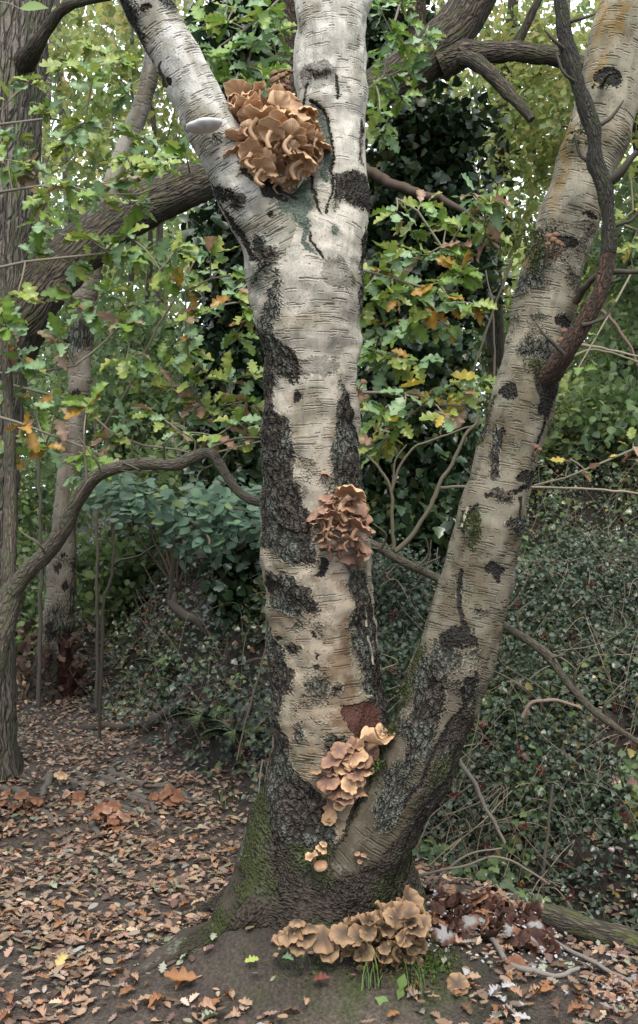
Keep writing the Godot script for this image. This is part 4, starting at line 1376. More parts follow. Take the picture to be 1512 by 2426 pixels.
# ---------------------------------------------------------------- mushrooms and other fungi
func build_fungi() -> void:
	var kt := [["wavy", "tan"], ["flat", "tan"], ["funnel", "tan"], ["curled", "tan"], ["wavy", "mauve"], ["wavy", "tan"], ["flat", "tan"], ["curled", "mauve"]]
	cluster("big round cluster of orange-tan mushrooms wedged in the high fork", [540, 225, 610, 208, 690, 225, 740, 265, 768, 325, 752, 390, 700, 425, 620, 440, 560, 415, 545, 350, 530, 280], 84, 3.34, 0.16, 14, 35,
		func(e): return Vector3(e.x * 0.7 + R(-0.45, 0.45), 1.0, R(-0.85, 0.1) if rng.randf() < 0.8 else R(0.4, 1.0)), kt, "", Vector3.INF, 0.3, 0.12)
	cluster("small bunch of purple-brown button mushrooms above the big high cluster", [645, 170, 690, 165, 690, 215, 650, 205], 10, 3.42, 0.04, 8, 13,
		func(e): return Vector3(e.x * 0.5 - 0.3 + R(-0.2, 0.2), 1.0, R(0.0, 0.5)), [["button", "button"]], "", Vector3.INF, 0.2)
	var km := [["flat", "pinkish"], ["wavy", "pinkish"], ["flat", "pinkish"], ["wavy", "pinkish"], ["curled", "pinkish"], ["flat", "mauve"]]
	var mid := cluster("pinkish-brown mushroom cluster halfway up the main trunk", [745, 1185, 800, 1175, 850, 1180, 870, 1240, 866, 1300, 800, 1325, 760, 1290, 738, 1240], 36, 3.30, 0.15, 12, 31,
		func(e): return Vector3(e.x * 0.5 + R(-0.55, 0.55), 1.0, R(-0.5, 0.3) if rng.randf() < 0.75 else R(0.3, 0.9)), km, "", Vector3.INF, 0.3, 0.1)
	mushroom(mid, at(832, 1168, 3.2), Vector3(0.35, 1, -0.45), 0.052, at(820, 1215, 3.3), "flat", "tan")
	mushroom(mid, at(858, 1318, 3.26), Vector3(0.5, 0.8, 0.3), 0.02, at(850, 1345, 3.32), "curled", "pinkish")
	var tiny := cluster("three tiny pale mushrooms on thin stalks over the middle cluster", [742, 1140, 762, 1135, 762, 1150, 745, 1152], 2, 3.27, 0.02, 9, 11,
		func(e): return Vector3(R(-0.3, 0.3), 1.0, 0.1), [["flat", "pinkish"]], "", Vector3.INF, 0.0)
	mushroom(tiny, at(773, 1122, 3.24), Vector3(0.35, 1.0, 0.1), 0.017, at(758, 1150, 3.3), "flat", "pinkish", 0.14)
	var kc := [["wavy", "tan"], ["wavy", "pinkish"], ["curled", "tan"], ["funnel", "mauve"], ["wavy", "mauve"], ["curled", "pinkish"]]
	var crotch := cluster("tan mushrooms filling the low crotch between trunk and leaning stem", [772, 1795, 828, 1762, 880, 1772, 893, 1800, 856, 1860, 826, 1900, 796, 1925, 776, 1890, 770, 1840], 34, 3.25, 0.09, 12, 33,
		func(e): return Vector3(e.x * 0.5 + R(-0.4, 0.4), 0.8, R(0.2, 1.0)), kc)
	mushroom(crotch, at(893, 1752, 3.2), Vector3(0.1, 1.0, 0.1), 0.047, at(885, 1800, 3.28), "funnel", "tan")
	mushroom(crotch, at(910, 1738, 3.25), Vector3(0.3, 1.0, 0.2), 0.038, at(890, 1800, 3.3), "curled", "tan")
	mushroom(crotch, at(780, 1938, 3.2), Vector3(-0.1, -0.5, -0.9), 0.024, at(790, 1905, 3.26), "flat", "olive")
	mushroom(crotch, at(750, 1828, 3.2), Vector3(-0.1, 1.0, -0.2), 0.024, at(768, 1850, 3.27), "flat", "olive")
	var kb := [["curled", "olive"], ["curled", "olive"], ["funnel", "olive"], ["wavy", "olive"], ["funnel", "olive"]]
	var low := cluster("large heap of curled yellow-brown mushrooms on the soil at the trunk's foot", [800, 2200, 850, 2180, 900, 2165, 945, 2140, 972, 2118, 1008, 2165, 1000, 2230, 985, 2290, 930, 2325, 860, 2335, 830, 2290, 790, 2240], 105, 3.12, 0.12, 12, 30,
		func(e): return Vector3(e.x * 0.6 + R(-0.8, 0.8), 0.75, R(-0.6, 1.2)), kb, "", Vector3.INF, 0.4, 0.1)
	for q in [[765, 2225, 36, "wavy"], [815, 2215, 34, "wavy"], [775, 2250, 30, "curled"], [905, 2200, 32, "curled"], [968, 2165, 28, "funnel"], [985, 2205, 30, "curled"]]:
		var p := at(q[0], q[1], 3.02)
		mushroom(low, p, Vector3(R(-0.4, 0.4), 0.8, R(0.1, 0.7)), q[2] / F * 3.02, p + Vector3(0.02, -0.06, -0.05), q[3], "olive")
	var lf := thing("mushroom_cluster", "little group of flat olive-brown mushrooms left of the heap at the trunk's foot", "mushrooms", at(700, 2230, 3.02))
	for q in [[705, 2186, 20, "flat", 0.0, 0.05], [735, 2200, 22, "flat", 0.1, 0.1], [690, 2215, 32, "wavy", -0.2, 0.3], [722, 2222, 28, "curled", 0.1, 0.6], [668, 2222, 22, "curled", -0.5, 0.4], [708, 2240, 24, "wavy", 0.2, 0.8], [680, 2236, 20, "funnel", -0.3, 0.6]]:
		var p := at(q[0], q[1], 2.98)
		mushroom(lf, p, Vector3(q[4], 1.0, q[5]), q[2] / F * 2.98, at(700, 2262, 3.02), q[3], "olive", 0.13)
	for q in [[[[738, 2030, 16, "curled", -0.5], [762, 2012, 15, "wavy", 0.4], [766, 2000, 10, "wavy", 0.3], [760, 2052, 17, "button", -0.2]], "four small pale mushrooms in the seam below the crotch cluster", 3.17, "tan"],
			[[[846, 2022, 8, "flat", -0.2], [862, 2026, 8, "flat", 0.3], [853, 2042, 8, "curled", 0.0]], "two tiny thin-stalked mushrooms on the foot of the leaning stem", 3.16, "pinkish"],
			[[[1300, 560, 10, "button", -0.3], [1318, 556, 9, "button", 0.1], [1310, 568, 11, "button", 0.0], [1322, 575, 10, "button", 0.2], [1298, 578, 8, "button", -0.4], [1330, 580, 8, "button", 0.3]], "tight bunch of purple-brown buttons on a mossy knot of the leaning stem", 3.14, "button"],
			[[[1336, 784, 9, "button", -0.3], [1328, 806, 10, "button", -0.5], [1332, 818, 8, "button", -0.2]], "few dark buttons under the rusty branch base on the leaning stem", 3.15, "button"],
			[[[1270, 1058, 8, "button", 0.0], [1278, 1064, 7, "button", 0.3]], "pair of small buttons at the right edge of the leaning stem", 3.19, "button"],
			[[[846, 930, 0.1, "button", 0.6], [862, 905, 9, "button", 0.6], [856, 925, 8, "curled", 0.7]], "two small brown mushrooms at the right edge of the main trunk", 3.36, "button"]]:
		var cl := thing("mushroom_cluster", q[1], "mushrooms", at(q[0][0][0], q[0][0][1], q[2]))
		for m in q[0]:
			if m[2] < 1: continue
			var p := at(m[0], m[1], q[2])
			mushroom(cl, p, Vector3(m[4], 1.0, 0.35), m[2] / F * q[2], p + Vector3(-m[4] * 0.02, -0.035, -0.05), m[3], q[3], 0.2)
	# the white bracket on the left limb
	var bc := at(484, 297, 3.17)
	var br := thing("bracket_fungus", "white shelf-like bracket fungus on the left limb", "fungus", bc)
	var mb := MB.new()
	var seg := 40
	for i in 13:
		var t := i / 12.0
		var ph := t * PI
		for j in seg + 1:
			var a := TAU * j / seg
			var w := 0.052 * sin(ph) * (1.0 + 0.08 * sin(2 * a + 1.0) + 0.04 * sin(5 * a))
			var y := 0.0145 * cos(ph) * (1.0 if cos(ph) > 0 else 1.35) + 0.004 * cos(a) * sin(ph)
			mb.v.push_back(Vector3(w * cos(a), y, w * sin(a) * 1.0))
			mb.n.push_back(Vector3.UP)
			mb.c.push_back((Color(0.66, 0.66, 0.67) if t > 0.42 else Color(0.50, 0.46, 0.42)) * (0.93 + 0.1 * sin(7.0 * a + t * 9.0)))
			mb.uv.push_back(Vector2.ZERO)
	for i in 12:
		for j in seg:
			var a := i * (seg + 1) + j
			mb.tri(a, a + seg + 1, a + 1)
			mb.tri(a + 1, a + seg + 1, a + seg + 2)
	fix_normals(mb)
	part(mb.mesh(), "shelf", mat("bracket flesh", 0.75), br, Transform3D(Basis(Vector3(0, 0, 1), 0.05), Vector3.ZERO))
	# ground clusters
	var kr := [["wavy", "rusty"], ["curled", "rusty"], ["flat", "rusty"], ["wavy", "pinkish"]]
	for q in [[45, 1905, [0, 1880, 60, 1870, 95, 1900, 80, 1945, 10, 1950], 12, "rusty mushroom heap among the roots at the far left of the path", 11, 22], [255, 1950, [218, 1915, 270, 1905, 300, 1940, 290, 1985, 240, 1985, 225, 1950], 13, "dark rusty mushroom heap on the path beside a grey root", 11, 21], [165, 1885, [150, 1878, 190, 1872, 200, 1895, 160, 1905], 5, "few tan mushrooms between the two rusty heaps", 10, 18], [395, 1890, [360, 1885, 420, 1870, 430, 1900, 370, 1905], 6, "low orange-brown mushrooms where the path meets the bank", 10, 20]]:
		var g := on_ground(q[0], q[1] + 20)
		cluster(q[4], q[2], q[3], -g.z, 0.06, q[5], q[6], func(e): return Vector3(e.x * 0.5 + R(-0.3, 0.3), 1.0, R(0.0, 0.7)), kr)
	var one := on_ground(145, 1860)
	var sg := thing("mushroom", "single pale tan mushroom standing on an oak root", "mushroom", one)
	mushroom(sg, one + Vector3(0, 0.05, 0), Vector3(0.1, 1, 0.3), 0.035, one, "flat", "tan")
	# collapsed, blackened heap dusted white with spores, right of the trunk
	var kx := [["wavy", "rotten"], ["curled", "rotten"], ["funnel", "rotten"], ["flat", "rotten"], ["curled", "rotten"], ["wavy", "rotten"], ["wavy", "rusty"]]
	rng.seed = 881
	var rot := thing("mushroom_cluster", "collapsed heap of blackened rotting mushrooms dusted white, right of the trunk", "mushrooms", on_ground(1130, 2200))
	for i in 110:
		var px := R(990, 1310)
		var f := (px - 990.0) / 320.0
		var py := R(lerpf(2105, 2190, f), lerpf(2235, 2270, f))
		var g := on_ground(px, py)
		var k: Array = kx[rng.randi() % kx.size()]
		if py > 2215 and rng.randf() < 0.10: k = ["flat", "powdered"]
		var p := g + Vector3(0, R(0.002, 0.025) + 0.045 * sin(PI * f) * rng.randf(), 0)
		mushroom(rot, p, Vector3(R(-0.9, 0.9), R(0.3, 1.0), R(-0.5, 0.9)), R(0.016, 0.036), p if i % 5 else p + Vector3(R(-0.05, 0.05), -0.02, 0.03), k[0], k[1])
	for q in [[1047, 2214, 34], [1205, 2208, 26], [1265, 2200, 26], [1140, 2140, 20]]:
		var g := on_ground(q[0], q[1] + 12)
		mushroom(rot, g + Vector3(0, 0.03, 0.03), Vector3(R(-0.1, 0.1), 0.7, 0.6), q[2] * 0.85 / F * -g.z, g + Vector3(0, 0.03, 0.03), "flat", "powdered")
	var fx: Array = []
	var fc := PackedColorArray()
	for i in 420:
		var px := 1010.0 + 330.0 * rng.randf()
		var py := lerpf(2130.0, 2200.0, (px - 1010.0) / 330.0) + R(0, 130)
		if i > 330:
			px = R(1330, 1530)
			py = R(2270, 2420)
		var g := on_ground(px, py) + Vector3(0, R(0.012, 0.05) if i <= 330 and py < 2250 else 0.016, 0)
		fx.append(Transform3D(leaf_basis(Vector3(R(-1, 1), R(-0.2, 0.2), R(-1, 1)), (Vector3.UP + rdir() * 0.6).normalized(), R(0.006, 0.019)), g))
		fc.push_back(Color(0.38, 0.38, 0.40) * R(0.4, 1.25))
	var flecks := many("spore_flecks", self, tuft_leaf(), mat("dead leaf", 0.75, 0.25), fx, fc)
	tag(flecks, "whitish spore-dusted scraps over and round the blackened heap", "debris", "", "stuff")
	var pale := thing("mushroom_cluster", "scatter of broken pale pink mushrooms at the lower right corner", "mushrooms", on_ground(1450, 2370))
	for i in 24:
		var g := on_ground(R(1385, 1512), R(2325, 2420))
		mushroom(pale, g + Vector3(0, R(0.008, 0.03), 0), Vector3(R(-0.8, 0.8), 0.8, R(-0.4, 0.9)), R(0.010, 0.021), g, "wavy" if i % 2 else "curled", "powdered" if i % 2 else "pinkish")

# ---------------------------------------------------------------- the big oak at the left and its long limb
func build_oak() -> void:
	var bark := bark_material("oak bark", Color(0.20, 0.172, 0.145), Color(0.03, 0.026, 0.022), Color(0.12, 0.125, 0.075), 2.2, 401, 4)
	var dark := bark_material("oak limb bark", Color(0.115, 0.09, 0.068), Color(0.02, 0.016, 0.013), Color(0.075, 0.078, 0.035), 2.0, 411)
	var base := on_ground(-30, 1880)
	var o := thing("oak_tree", "big rough-barked oak at the left edge with a long limb crossing behind the birch", "tree", base)
	limb([[-120, 1930, 200, 5.45], [-112, 1850, 160, 5.5], [-105, 1700, 140, 5.5], [-105, 1500, 132, 5.5], [-95, 1250, 130, 5.5], [-80, 1000, 128, 5.5], [-62, 800, 128, 5.5], [-50, 600, 128, 5.5], [-40, 400, 128, 5.5], [-28, 200, 130, 5.5], [-14, 0, 132, 5.5], [-5, -160, 130, 5.5]], 0.05, 40, o, "trunk", bark, 0.9, 3.0, 0.10)
	limb([[-20, 860, 81.0, 5.5], [50, 750, 70.2, 5.48], [112, 665, 63.0, 5.5], [200, 582, 56.7, 5.6], [318, 500, 53.1, 5.75], [450, 440, 49.5, 5.85], [600, 372, 47.7, 5.95], [760, 292, 45.9, 6.05], [880, 222, 50.4, 6.1], [985, 152, 54.0, 6.1], [1058, 92, 55.8, 6.1], [1108, 22, 50.4, 6.1], [1160, -60, 45.0, 6.1]], 0.04, 28, o, "limb", dark, 1.0, 2.0, 0.16)
	limb([[1040, 150, 44, 6.08], [1090, 128, 34, 6.05], [1150, 124, 26, 6.02], [1220, 122, 24, 6.0], [1300, 130, 22, 6.0], [1360, 148, 20, 6.0], [1440, 172, 17, 6.0]], 0.03, 16, o, "branch", dark, 1.2, 1.0, 0.3)
	limb([[1060, 135, 30, 6.06], [1110, 138, 20, 6.0], [1152, 165, 18, 5.95], [1200, 215, 16, 5.9], [1240, 258, 13, 5.85], [1260, 284, 10, 5.83]], 0.03, 12, o, "dead_branch", dark, 1.2, 1.0, 0.3)
	limb([[1222, 108, 12, 6.0], [1242, 70, 11, 5.98], [1262, 30, 9, 5.96], [1285, -20, 8, 5.95]], 0.03, 10, o, "branch", dark, 1.2, 1.0, 0.3)
	limb([[60, 150, 26, 5.3], [85, 110, 18, 5.15], [115, 62, 15, 5.1], [150, 20, 13, 5.05], [200, 2, 11, 5.0], [260, -8, 9, 5.0]], 0.03, 12, o, "dead_branch", dark, 1.2, 1.0, 0.4)
	for q in [[[22, 1800], [60, 1845], [110, 1850], [160, 1838], [215, 1845]], [[10, 1870], [55, 1890], [110, 1935], [150, 1985], [168, 2010]], [[118, 1845], [105, 1880], [90, 1910]], [[150, 1850], [215, 1880], [260, 1905], [330, 1935], [400, 1965]], [[245, 1845], [300, 1880], [350, 1905], [372, 1930]], [[222, 1935], [225, 1965], [232, 2000]], [[260, 1830], [330, 1860], [400, 1868], [470, 1905], [492, 1880]], [[180, 1870], [240, 1860], [330, 1905], [420, 1885]]]:
		var mb := MB.new()
		var pts: Array = []
		for p in q: pts.append(on_ground(p[0], p[1]) + Vector3(0, 0.004, 0))
		rod(mb, pts, 0.023, 0.010, Color(0.082, 0.073, 0.06), Color(0.10, 0.09, 0.078), base, 10)
		part(mb.mesh(), "root", mat("root bark", 0.85), o)

# (crown) foliage of the oak above the frame
func oak_crown() -> void:
	var o: Node3D = get_node("oak_tree")
	var blobs: Array = []
	for k in 22:
		var d := R(6.2, 9.0)
		blobs.append([Vector3(R(-0.6, 3.6), 0.49 * d + 2.3 + R(0.1, 1.2), -d), Vector3(0.8, 0.35, 0.8), 34, 24, 0.35])
	crown("crown", o, tuft_leaf(), mat("far leaf", 0.5, 0.95), blobs, 0.09, 0.15, [Color(0.13, 0.20, 0.07), 0.6, Color(0.22, 0.26, 0.08), 0.4])

# ---------------------------------------------------------------- young tree, far birch and saplings at the left
func build_left_wood() -> void:
	var bark := bark_material("young bark", Color(0.15, 0.125, 0.095), Color(0.04, 0.032, 0.025), Color(0.085, 0.09, 0.05), 0.8, 501)
	var base := Vector3((-90 - 756.0) / F * 4.3, 0, -4.3)
	base.y = ground_y(base.x, 4.3)
	var o := thing("young_tree", "young tree at the left edge whose arched branch reaches across behind the birch", "tree", base)
	limb([[-90, 2050, 46, 4.3], [-70, 1850, 40, 4.3], [-35, 1640, 35, 4.3], [0, 1500, 31, 4.3], [22, 1425, 28, 4.3], [38, 1372, 24, 4.3]], 0.02, 16, o, "trunk", bark, 2.0, 1.0, 0.08)
	limb([[30, 1400, 20, 4.3], [20, 1350, 18, 4.3], [24, 1250, 15, 4.32], [25, 1120, 14, 4.35], [20, 950, 12, 4.38], [12, 800, 11, 4.4], [5, 620, 9, 4.45]], 0.02, 12, o, "stem", bark, 2.0, 1.0, 0.12)
	limb([[30, 1400, 20.6, 4.28], [62, 1358, 20.6, 4.26], [110, 1310, 19.8, 4.2], [150, 1255, 18.9, 4.15], [182, 1188, 17.2, 4.1], [222, 1134, 16.3, 4.05], [275, 1108, 15.5, 4.02], [345, 1098, 14.6, 4.0], [415, 1101, 14.6, 3.98], [455, 1084, 16.3, 3.97], [495, 1074, 12.9, 3.96], [520, 1098, 11.2, 3.95], [545, 1140, 11.2, 3.94], [580, 1176, 10.3, 3.93], [640, 1198, 10.3, 3.92], [760, 1236, 9.5, 3.9], [870, 1282, 9.5, 3.88], [950, 1328, 10.3, 3.86], [1040, 1372, 9.5, 3.85], [1130, 1430, 9.5, 3.84], [1200, 1484, 9.5, 3.82], [1290, 1545, 10.3, 3.8], [1338, 1610, 8.6, 3.78], [1400, 1678, 8.6, 3.76], [1470, 1730, 6.9, 3.74], [1530, 1770, 6.0, 3.72]], 0.015, 14, o, "arched_branch", bark, 2.5, 1.0, 0.25)
	var ca := Color(0.10, 0.088, 0.06)
	for q in [[[[935, 1305], [930, 1240], [928, 1160], [900, 1110], [872, 1080]], 0.011, 0.005], [[[929, 1165], [945, 1110], [985, 1062], [1050, 1035], [1120, 1010]], 0.008, 0.004], [[[940, 1310], [975, 1265], [1020, 1195], [1056, 1125], [1095, 1050], [1135, 985]], 0.013, 0.007], [[[930, 1160], [938, 1090], [965, 1055]], 0.006, 0.003], [[[1290, 1548], [1330, 1560], [1370, 1590]], 0.008, 0.003], [[[930, 1310], [935, 1340], [918, 1365], [930, 1375]], 0.004, 0.002], [[[875, 1295], [905, 1300], [935, 1290]], 0.004, 0.002], [[[490, 1078], [505, 1060], [560, 1040], [620, 1035]], 0.008, 0.005], [[[460, 1105], [490, 1108], [530, 1085], [545, 1060]], 0.006, 0.004], [[[205, 1145], [200, 1080], [198, 1030]], 0.007, 0.004], [[[280, 1112], [330, 1120], [385, 1108], [430, 1070]], 0.004, 0.003]]:
		var pts: Array = []
		for p in q[0]: pts.append(at(p[0], p[1], 3.86 if p[0] > 700 else 4.0))
		rod_part(o, "shoot", pts, q[1] * 0.8, q[2] * 0.8, ca, ca * 1.2)
	# short side twigs and spurs along the arched branch
	for q in [[110, 1310], [182, 1188], [240, 1124], [300, 1104], [345, 1098], [390, 1100], [455, 1084], [530, 1118], [560, 1155], [905, 1302], [990, 1345], [1240, 1512], [1310, 1570], [1370, 1645], [1440, 1708]]:
		var d := 4.0 if q[0] < 700 else 3.82
		var p := at(q[0], q[1], d)
		var e := p + Vector3(R(-0.05, 0.05), R(-0.02, 0.09), R(-0.01, 0.07))
		rod_part(o, "side_twig", [p, e, e + Vector3(R(-0.07, 0.07), R(0.0, 0.08), R(-0.03, 0.05))], 0.0055, 0.0022, ca * 0.8, ca * 1.2)
	# far birch with a rotten foot
	var fb := at(130, 1640, 8.0)
	fb.y = ground_y(fb.x, 8.0)
	var t := make_stem([[120, 1690, 75, 8.0], [124, 1620, 56, 8.0], [135, 1500, 42, 8.0], [145, 1380, 33, 8.0], [155, 1200, 27, 8.0], [175, 1050, 26, 8.0], [188, 900, 26, 8.0], [195, 780, 29, 8.0], [212, 640, 29, 8.0], [262, 460, 25, 8.0], [322, 290, 22, 8.0], [350, 200, 20, 8.0], [372, 60, 17, 8.0], [390, -60, 15, 8.0]], 0.03)
	var z := [[DIRT, [40, 1540, 260, 1540, 260, 1720, 30, 1720]], [SPARSE, [60, 1330, 260, 1330, 260, 1560, 60, 1560]], [WOOD, [150, 1500, 185, 1500, 190, 1640, 150, 1640]], [BLACK, "o", 182, 930, 14, 12], [BLACK, "o", 145, 1340, 6, 8], [BLACK, "o", 160, 1390, 7, 8], [BLACK, "o", 160, 1320, 6, 6], [BLACK, "o", 130, 1500, 14, 20], [ROUGH, [165, 760, 240, 760, 235, 820, 165, 860]]]
	var sk := paint(t, 192, 800, z, 91, Color(0.19, 0.165, 0.135), Color(0.36, 0.33, 0.295), 1100, 0.2)
	var far := thing("birch_tree", "slender grey birch with a rotten reddish foot at the end of the path", "tree", fb)
	part(stem_mesh(t, [], 32, sk, 0.02, [], fb), "trunk", sk.mat, far)
	var lv: Array = []
	var lc := PackedColorArray()
	for k in 260:
		var a := R(0, TAU)
		var e := R(0.16, 0.3)
		var y := R(0.0, 0.5)
		lv.append(Transform3D(leaf_basis(rdir(), rdir(), R(0.05, 0.09)), Vector3(cos(a) * e, y + 0.04, sin(a) * e)))
		lc.push_back(Color(0.085, 0.05, 0.033) * R(0.5, 1.6))
	many("dead_leaves", far, tuft_leaf(), mat("dead leaf", 0.8, 0.2), lv, lc)
	for q in [[[[236, 1545], [246, 1450], [258, 1400], [270, 1335], [268, 1290], [272, 1250], [290, 1180]], 6.5, 0.011, 0.007, Color(0.045, 0.042, 0.03), "thin dark crooked sapling between the far birch and the bank"], [[[228, 1540], [230, 1440], [230, 1350], [231, 1260], [228, 1100], [225, 900]], 7.4, 0.013, 0.009, Color(0.09, 0.075, 0.06), "straight thin grey-brown sapling just left of the crooked one"], [[[92, 1560], [96, 1440], [98, 1300], [92, 1150], [90, 980]], 7.6, 0.016, 0.011, Color(0.10, 0.09, 0.07), "greenish sapling pressed against the left side of the far birch"]]:
		var pts: Array = []
		for p in q[0]: pts.append(at(p[0], p[1], q[1]))
		pts[0].y = ground_y(pts[0].x, q[1]) - 0.03
		var s := stick("sapling", q[5], "sapling", pts, q[2], q[3], q[4], q[4] * 1.2)
		if q[0][0][0] == 236:
			var m2 := MB.new()
			rod(m2, [at(270, 1340, 6.5), at(290, 1325, 6.45), at(330, 1315, 6.4), at(370, 1290, 6.4)], 0.008, 0.003, q[4], q[4], s.position)
			rod(m2, [at(266, 1290, 6.5), at(255, 1275, 6.5), at(250, 1255, 6.5)], 0.008, 0.004, q[4], q[4], s.position)
			part(m2.mesh(), "twig", mat("twig", 0.85), s)

# ---------------------------------------------------------------- ivy-clad trees and the hazel
func build_ivy_trees() -> void:
	var bark: Material = mats["oak limb bark"]
	var pv := [Color(0.016, 0.036, 0.016), 5.0 / 12, Color(0.025, 0.05, 0.02), 4.0 / 12, Color(0.04, 0.07, 0.022), 2.0 / 12, Color(0.09, 0.10, 0.03), 1.0 / 12]
	for q in [[1000, 6.9, "ivy-smothered tree right behind the birch, dark with glossy leaves", [blob(1000, 330, 6.9, 130, 110, 0.35, 70, 30, 0.2), blob(980, 500, 6.9, 150, 130, 0.4, 90, 30, 0.2), blob(950, 690, 6.9, 140, 120, 0.4, 80, 30, 0.2), blob(1040, 620, 7.0, 120, 130, 0.4, 60, 30, 0.2), blob(960, 900, 6.8, 130, 130, 0.4, 80, 30, 0.2), blob(960, 1080, 6.6, 140, 120, 0.4, 90, 30, 0.2), blob(960, 1240, 6.4, 130, 90, 0.35, 70, 30, 0.2)]],
			[700, 6.6, "dark ivy-smothered tree left of the birch trunk", [blob(565, 560, 6.6, 66, 100, 0.3, 60, 30, 0.18), blob(585, 720, 6.6, 66, 110, 0.3, 60, 30, 0.18), blob(575, 860, 6.6, 72, 110, 0.3, 70, 30, 0.18), blob(575, 1020, 6.5, 78, 100, 0.3, 70, 30, 0.18), blob(590, 1130, 6.3, 90, 60, 0.3, 50, 30, 0.18), blob(548, 1330, 6.5, 34, 150, 0.14, 40, 24, 0.12)]],
			[665, 7.4, "holly-dark tree seen in the high fork behind the mushrooms", [blob(560, 120, 7.4, 110, 100, 0.4, 50, 30, 0.2), blob(650, 60, 7.4, 90, 110, 0.4, 40, 30, 0.2), blob(640, 240, 7.4, 110, 90, 0.4, 50, 30, 0.2), blob(930, 90, 7.4, 80, 120, 0.4, 40, 30, 0.2)]]]:
		var x: float = (q[0] - 756.0) / F * q[1]
		var o := thing("ivy_covered_tree", q[2], "tree", Vector3(x, ground_y(x, q[1]), -q[1]))
		var mb := MB.new()
		rod(mb, [o.position - Vector3(0, 0.1, 0), o.position + Vector3(0.08, 1.5, 0), o.position + Vector3(-0.05, 3, 0), o.position + Vector3(0.05, 5.2, 0)], 0.075, 0.06, Color(0.7, 0.6, 0.5), Color(0.7, 0.6, 0.5), o.position, 14)
		part(mb.mesh(), "trunk", bark, o)
		crown("ivy", o, ivy_leaf(), mat("ivy leaf", 0.32, 0.2), q[3], 0.05, 0.085, pv, 0.7)
	# brown bough leaving the ivy
	stick("fallen_branch", "brown dead bough hanging out of the ivy right of the birch trunk", "branch", [at(850, 385, 6.1), at(905, 420, 6.05), at(960, 450, 6.0), at(1040, 470, 5.95), at(1120, 520, 5.95), at(1180, 590, 5.95)], 0.036, 0.012, Color(0.065, 0.043, 0.03), Color(0.08, 0.055, 0.04))
	# hazel spray with round bluish leaves
	var hz := thing("hazel_bush", "hazel spray of flat rounded blue-green leaves under the arched branch", "bush", at(400, 1420, 5.2))
	var wood := MB.new()
	for q in [[[400, 1420, 5.2], [420, 1290, 5.1], [450, 1220, 4.9], [520, 1200, 4.7], [640, 1215, 4.6]], [[420, 1300, 5.1], [380, 1220, 5.0], [350, 1190, 4.9], [300, 1180, 4.8]], [[440, 1240, 5.0], [470, 1180, 4.9], [540, 1165, 4.8], [620, 1160, 4.8]], [[450, 1230, 4.9], [480, 1260, 4.6], [500, 1290, 4.5]]]:
		rod(wood, q.map(func(p): return at(p[0], p[1], p[2])), 0.012, 0.004, Color(0.1, 0.085, 0.06), Color(0.13, 0.11, 0.07), hz.position)
	part(wood.mesh(), "twig", mat("twig", 0.85), hz)
	var tones: Array = []
	for k in 5:
		var lm := simple_leaf("hazel%d" % k, [0.0, 0.3, 0.42, 0.44, 0.36, 0.2, 0.0], 0.12, 0.9, -0.1).duplicate()
		tones.append(StandardMaterial3D.new())
		tones[k].albedo_color = [Color(0.16, 0.27, 0.18), Color(0.185, 0.30, 0.21), Color(0.135, 0.235, 0.155), Color(0.185, 0.305, 0.18), Color(0.22, 0.30, 0.12)][k].linear_to_srgb()
		tones[k].roughness = 0.45
		tones[k].vertex_color_use_as_albedo = true
		tones[k].backlight_enabled = true
		tones[k].backlight = Color(0.7, 0.7, 0.7)
	var hx: Array = []
	var hc := PackedColorArray()
	for k in 290:
		var px := R(280, 650)
		var f := (px - 280.0) / 370.0
		var py := 1150.0 + R(0, 1) * lerpf(60, 110, f) + 55.0 * R(-0.3, 1) * sin(PI * f)
		if k < 30:
			px = R(420, 530)
			py = R(1240, 1310)
		if k > 255:
			px = R(190, 330)
			py = R(1090, 1190)
		var p := at(px, py, R(4.55, 5.1))
		var along := Vector3(R(-1, 1), R(-0.5, 0.05), R(-0.6, 0.9)).normalized()
		for e in 2:
			hx.append(Transform3D(leaf_basis((along + rdir() * 0.6).normalized(), (Vector3(0, 0.9, 0.5) + rdir() * 0.3).normalized(), R(0.04, 0.066)), p + Vector3(R(-0.06, 0.06), R(-0.05, 0.03), R(-0.15, 0.02)) - hz.position))
			hc.push_back(Color(0.155, 0.26, 0.17) * R(0.7, 1.25))
		part(simple_leaf("hazel", [0.0, 0.3, 0.42, 0.44, 0.36, 0.2, 0.0], 0.12, 0.9, -0.1), "leaf", tones[rng.randi() % 5], hz, Transform3D(leaf_basis(along, (Vector3(0, 0.9, 0.5) + rdir() * 0.3).normalized(), R(0.042, 0.070)), p - hz.position))
	many("smaller_leaves", hz, simple_leaf("hazel", [], 0.0), mat("hazel leaf", 0.45, 0.5), hx, hc)

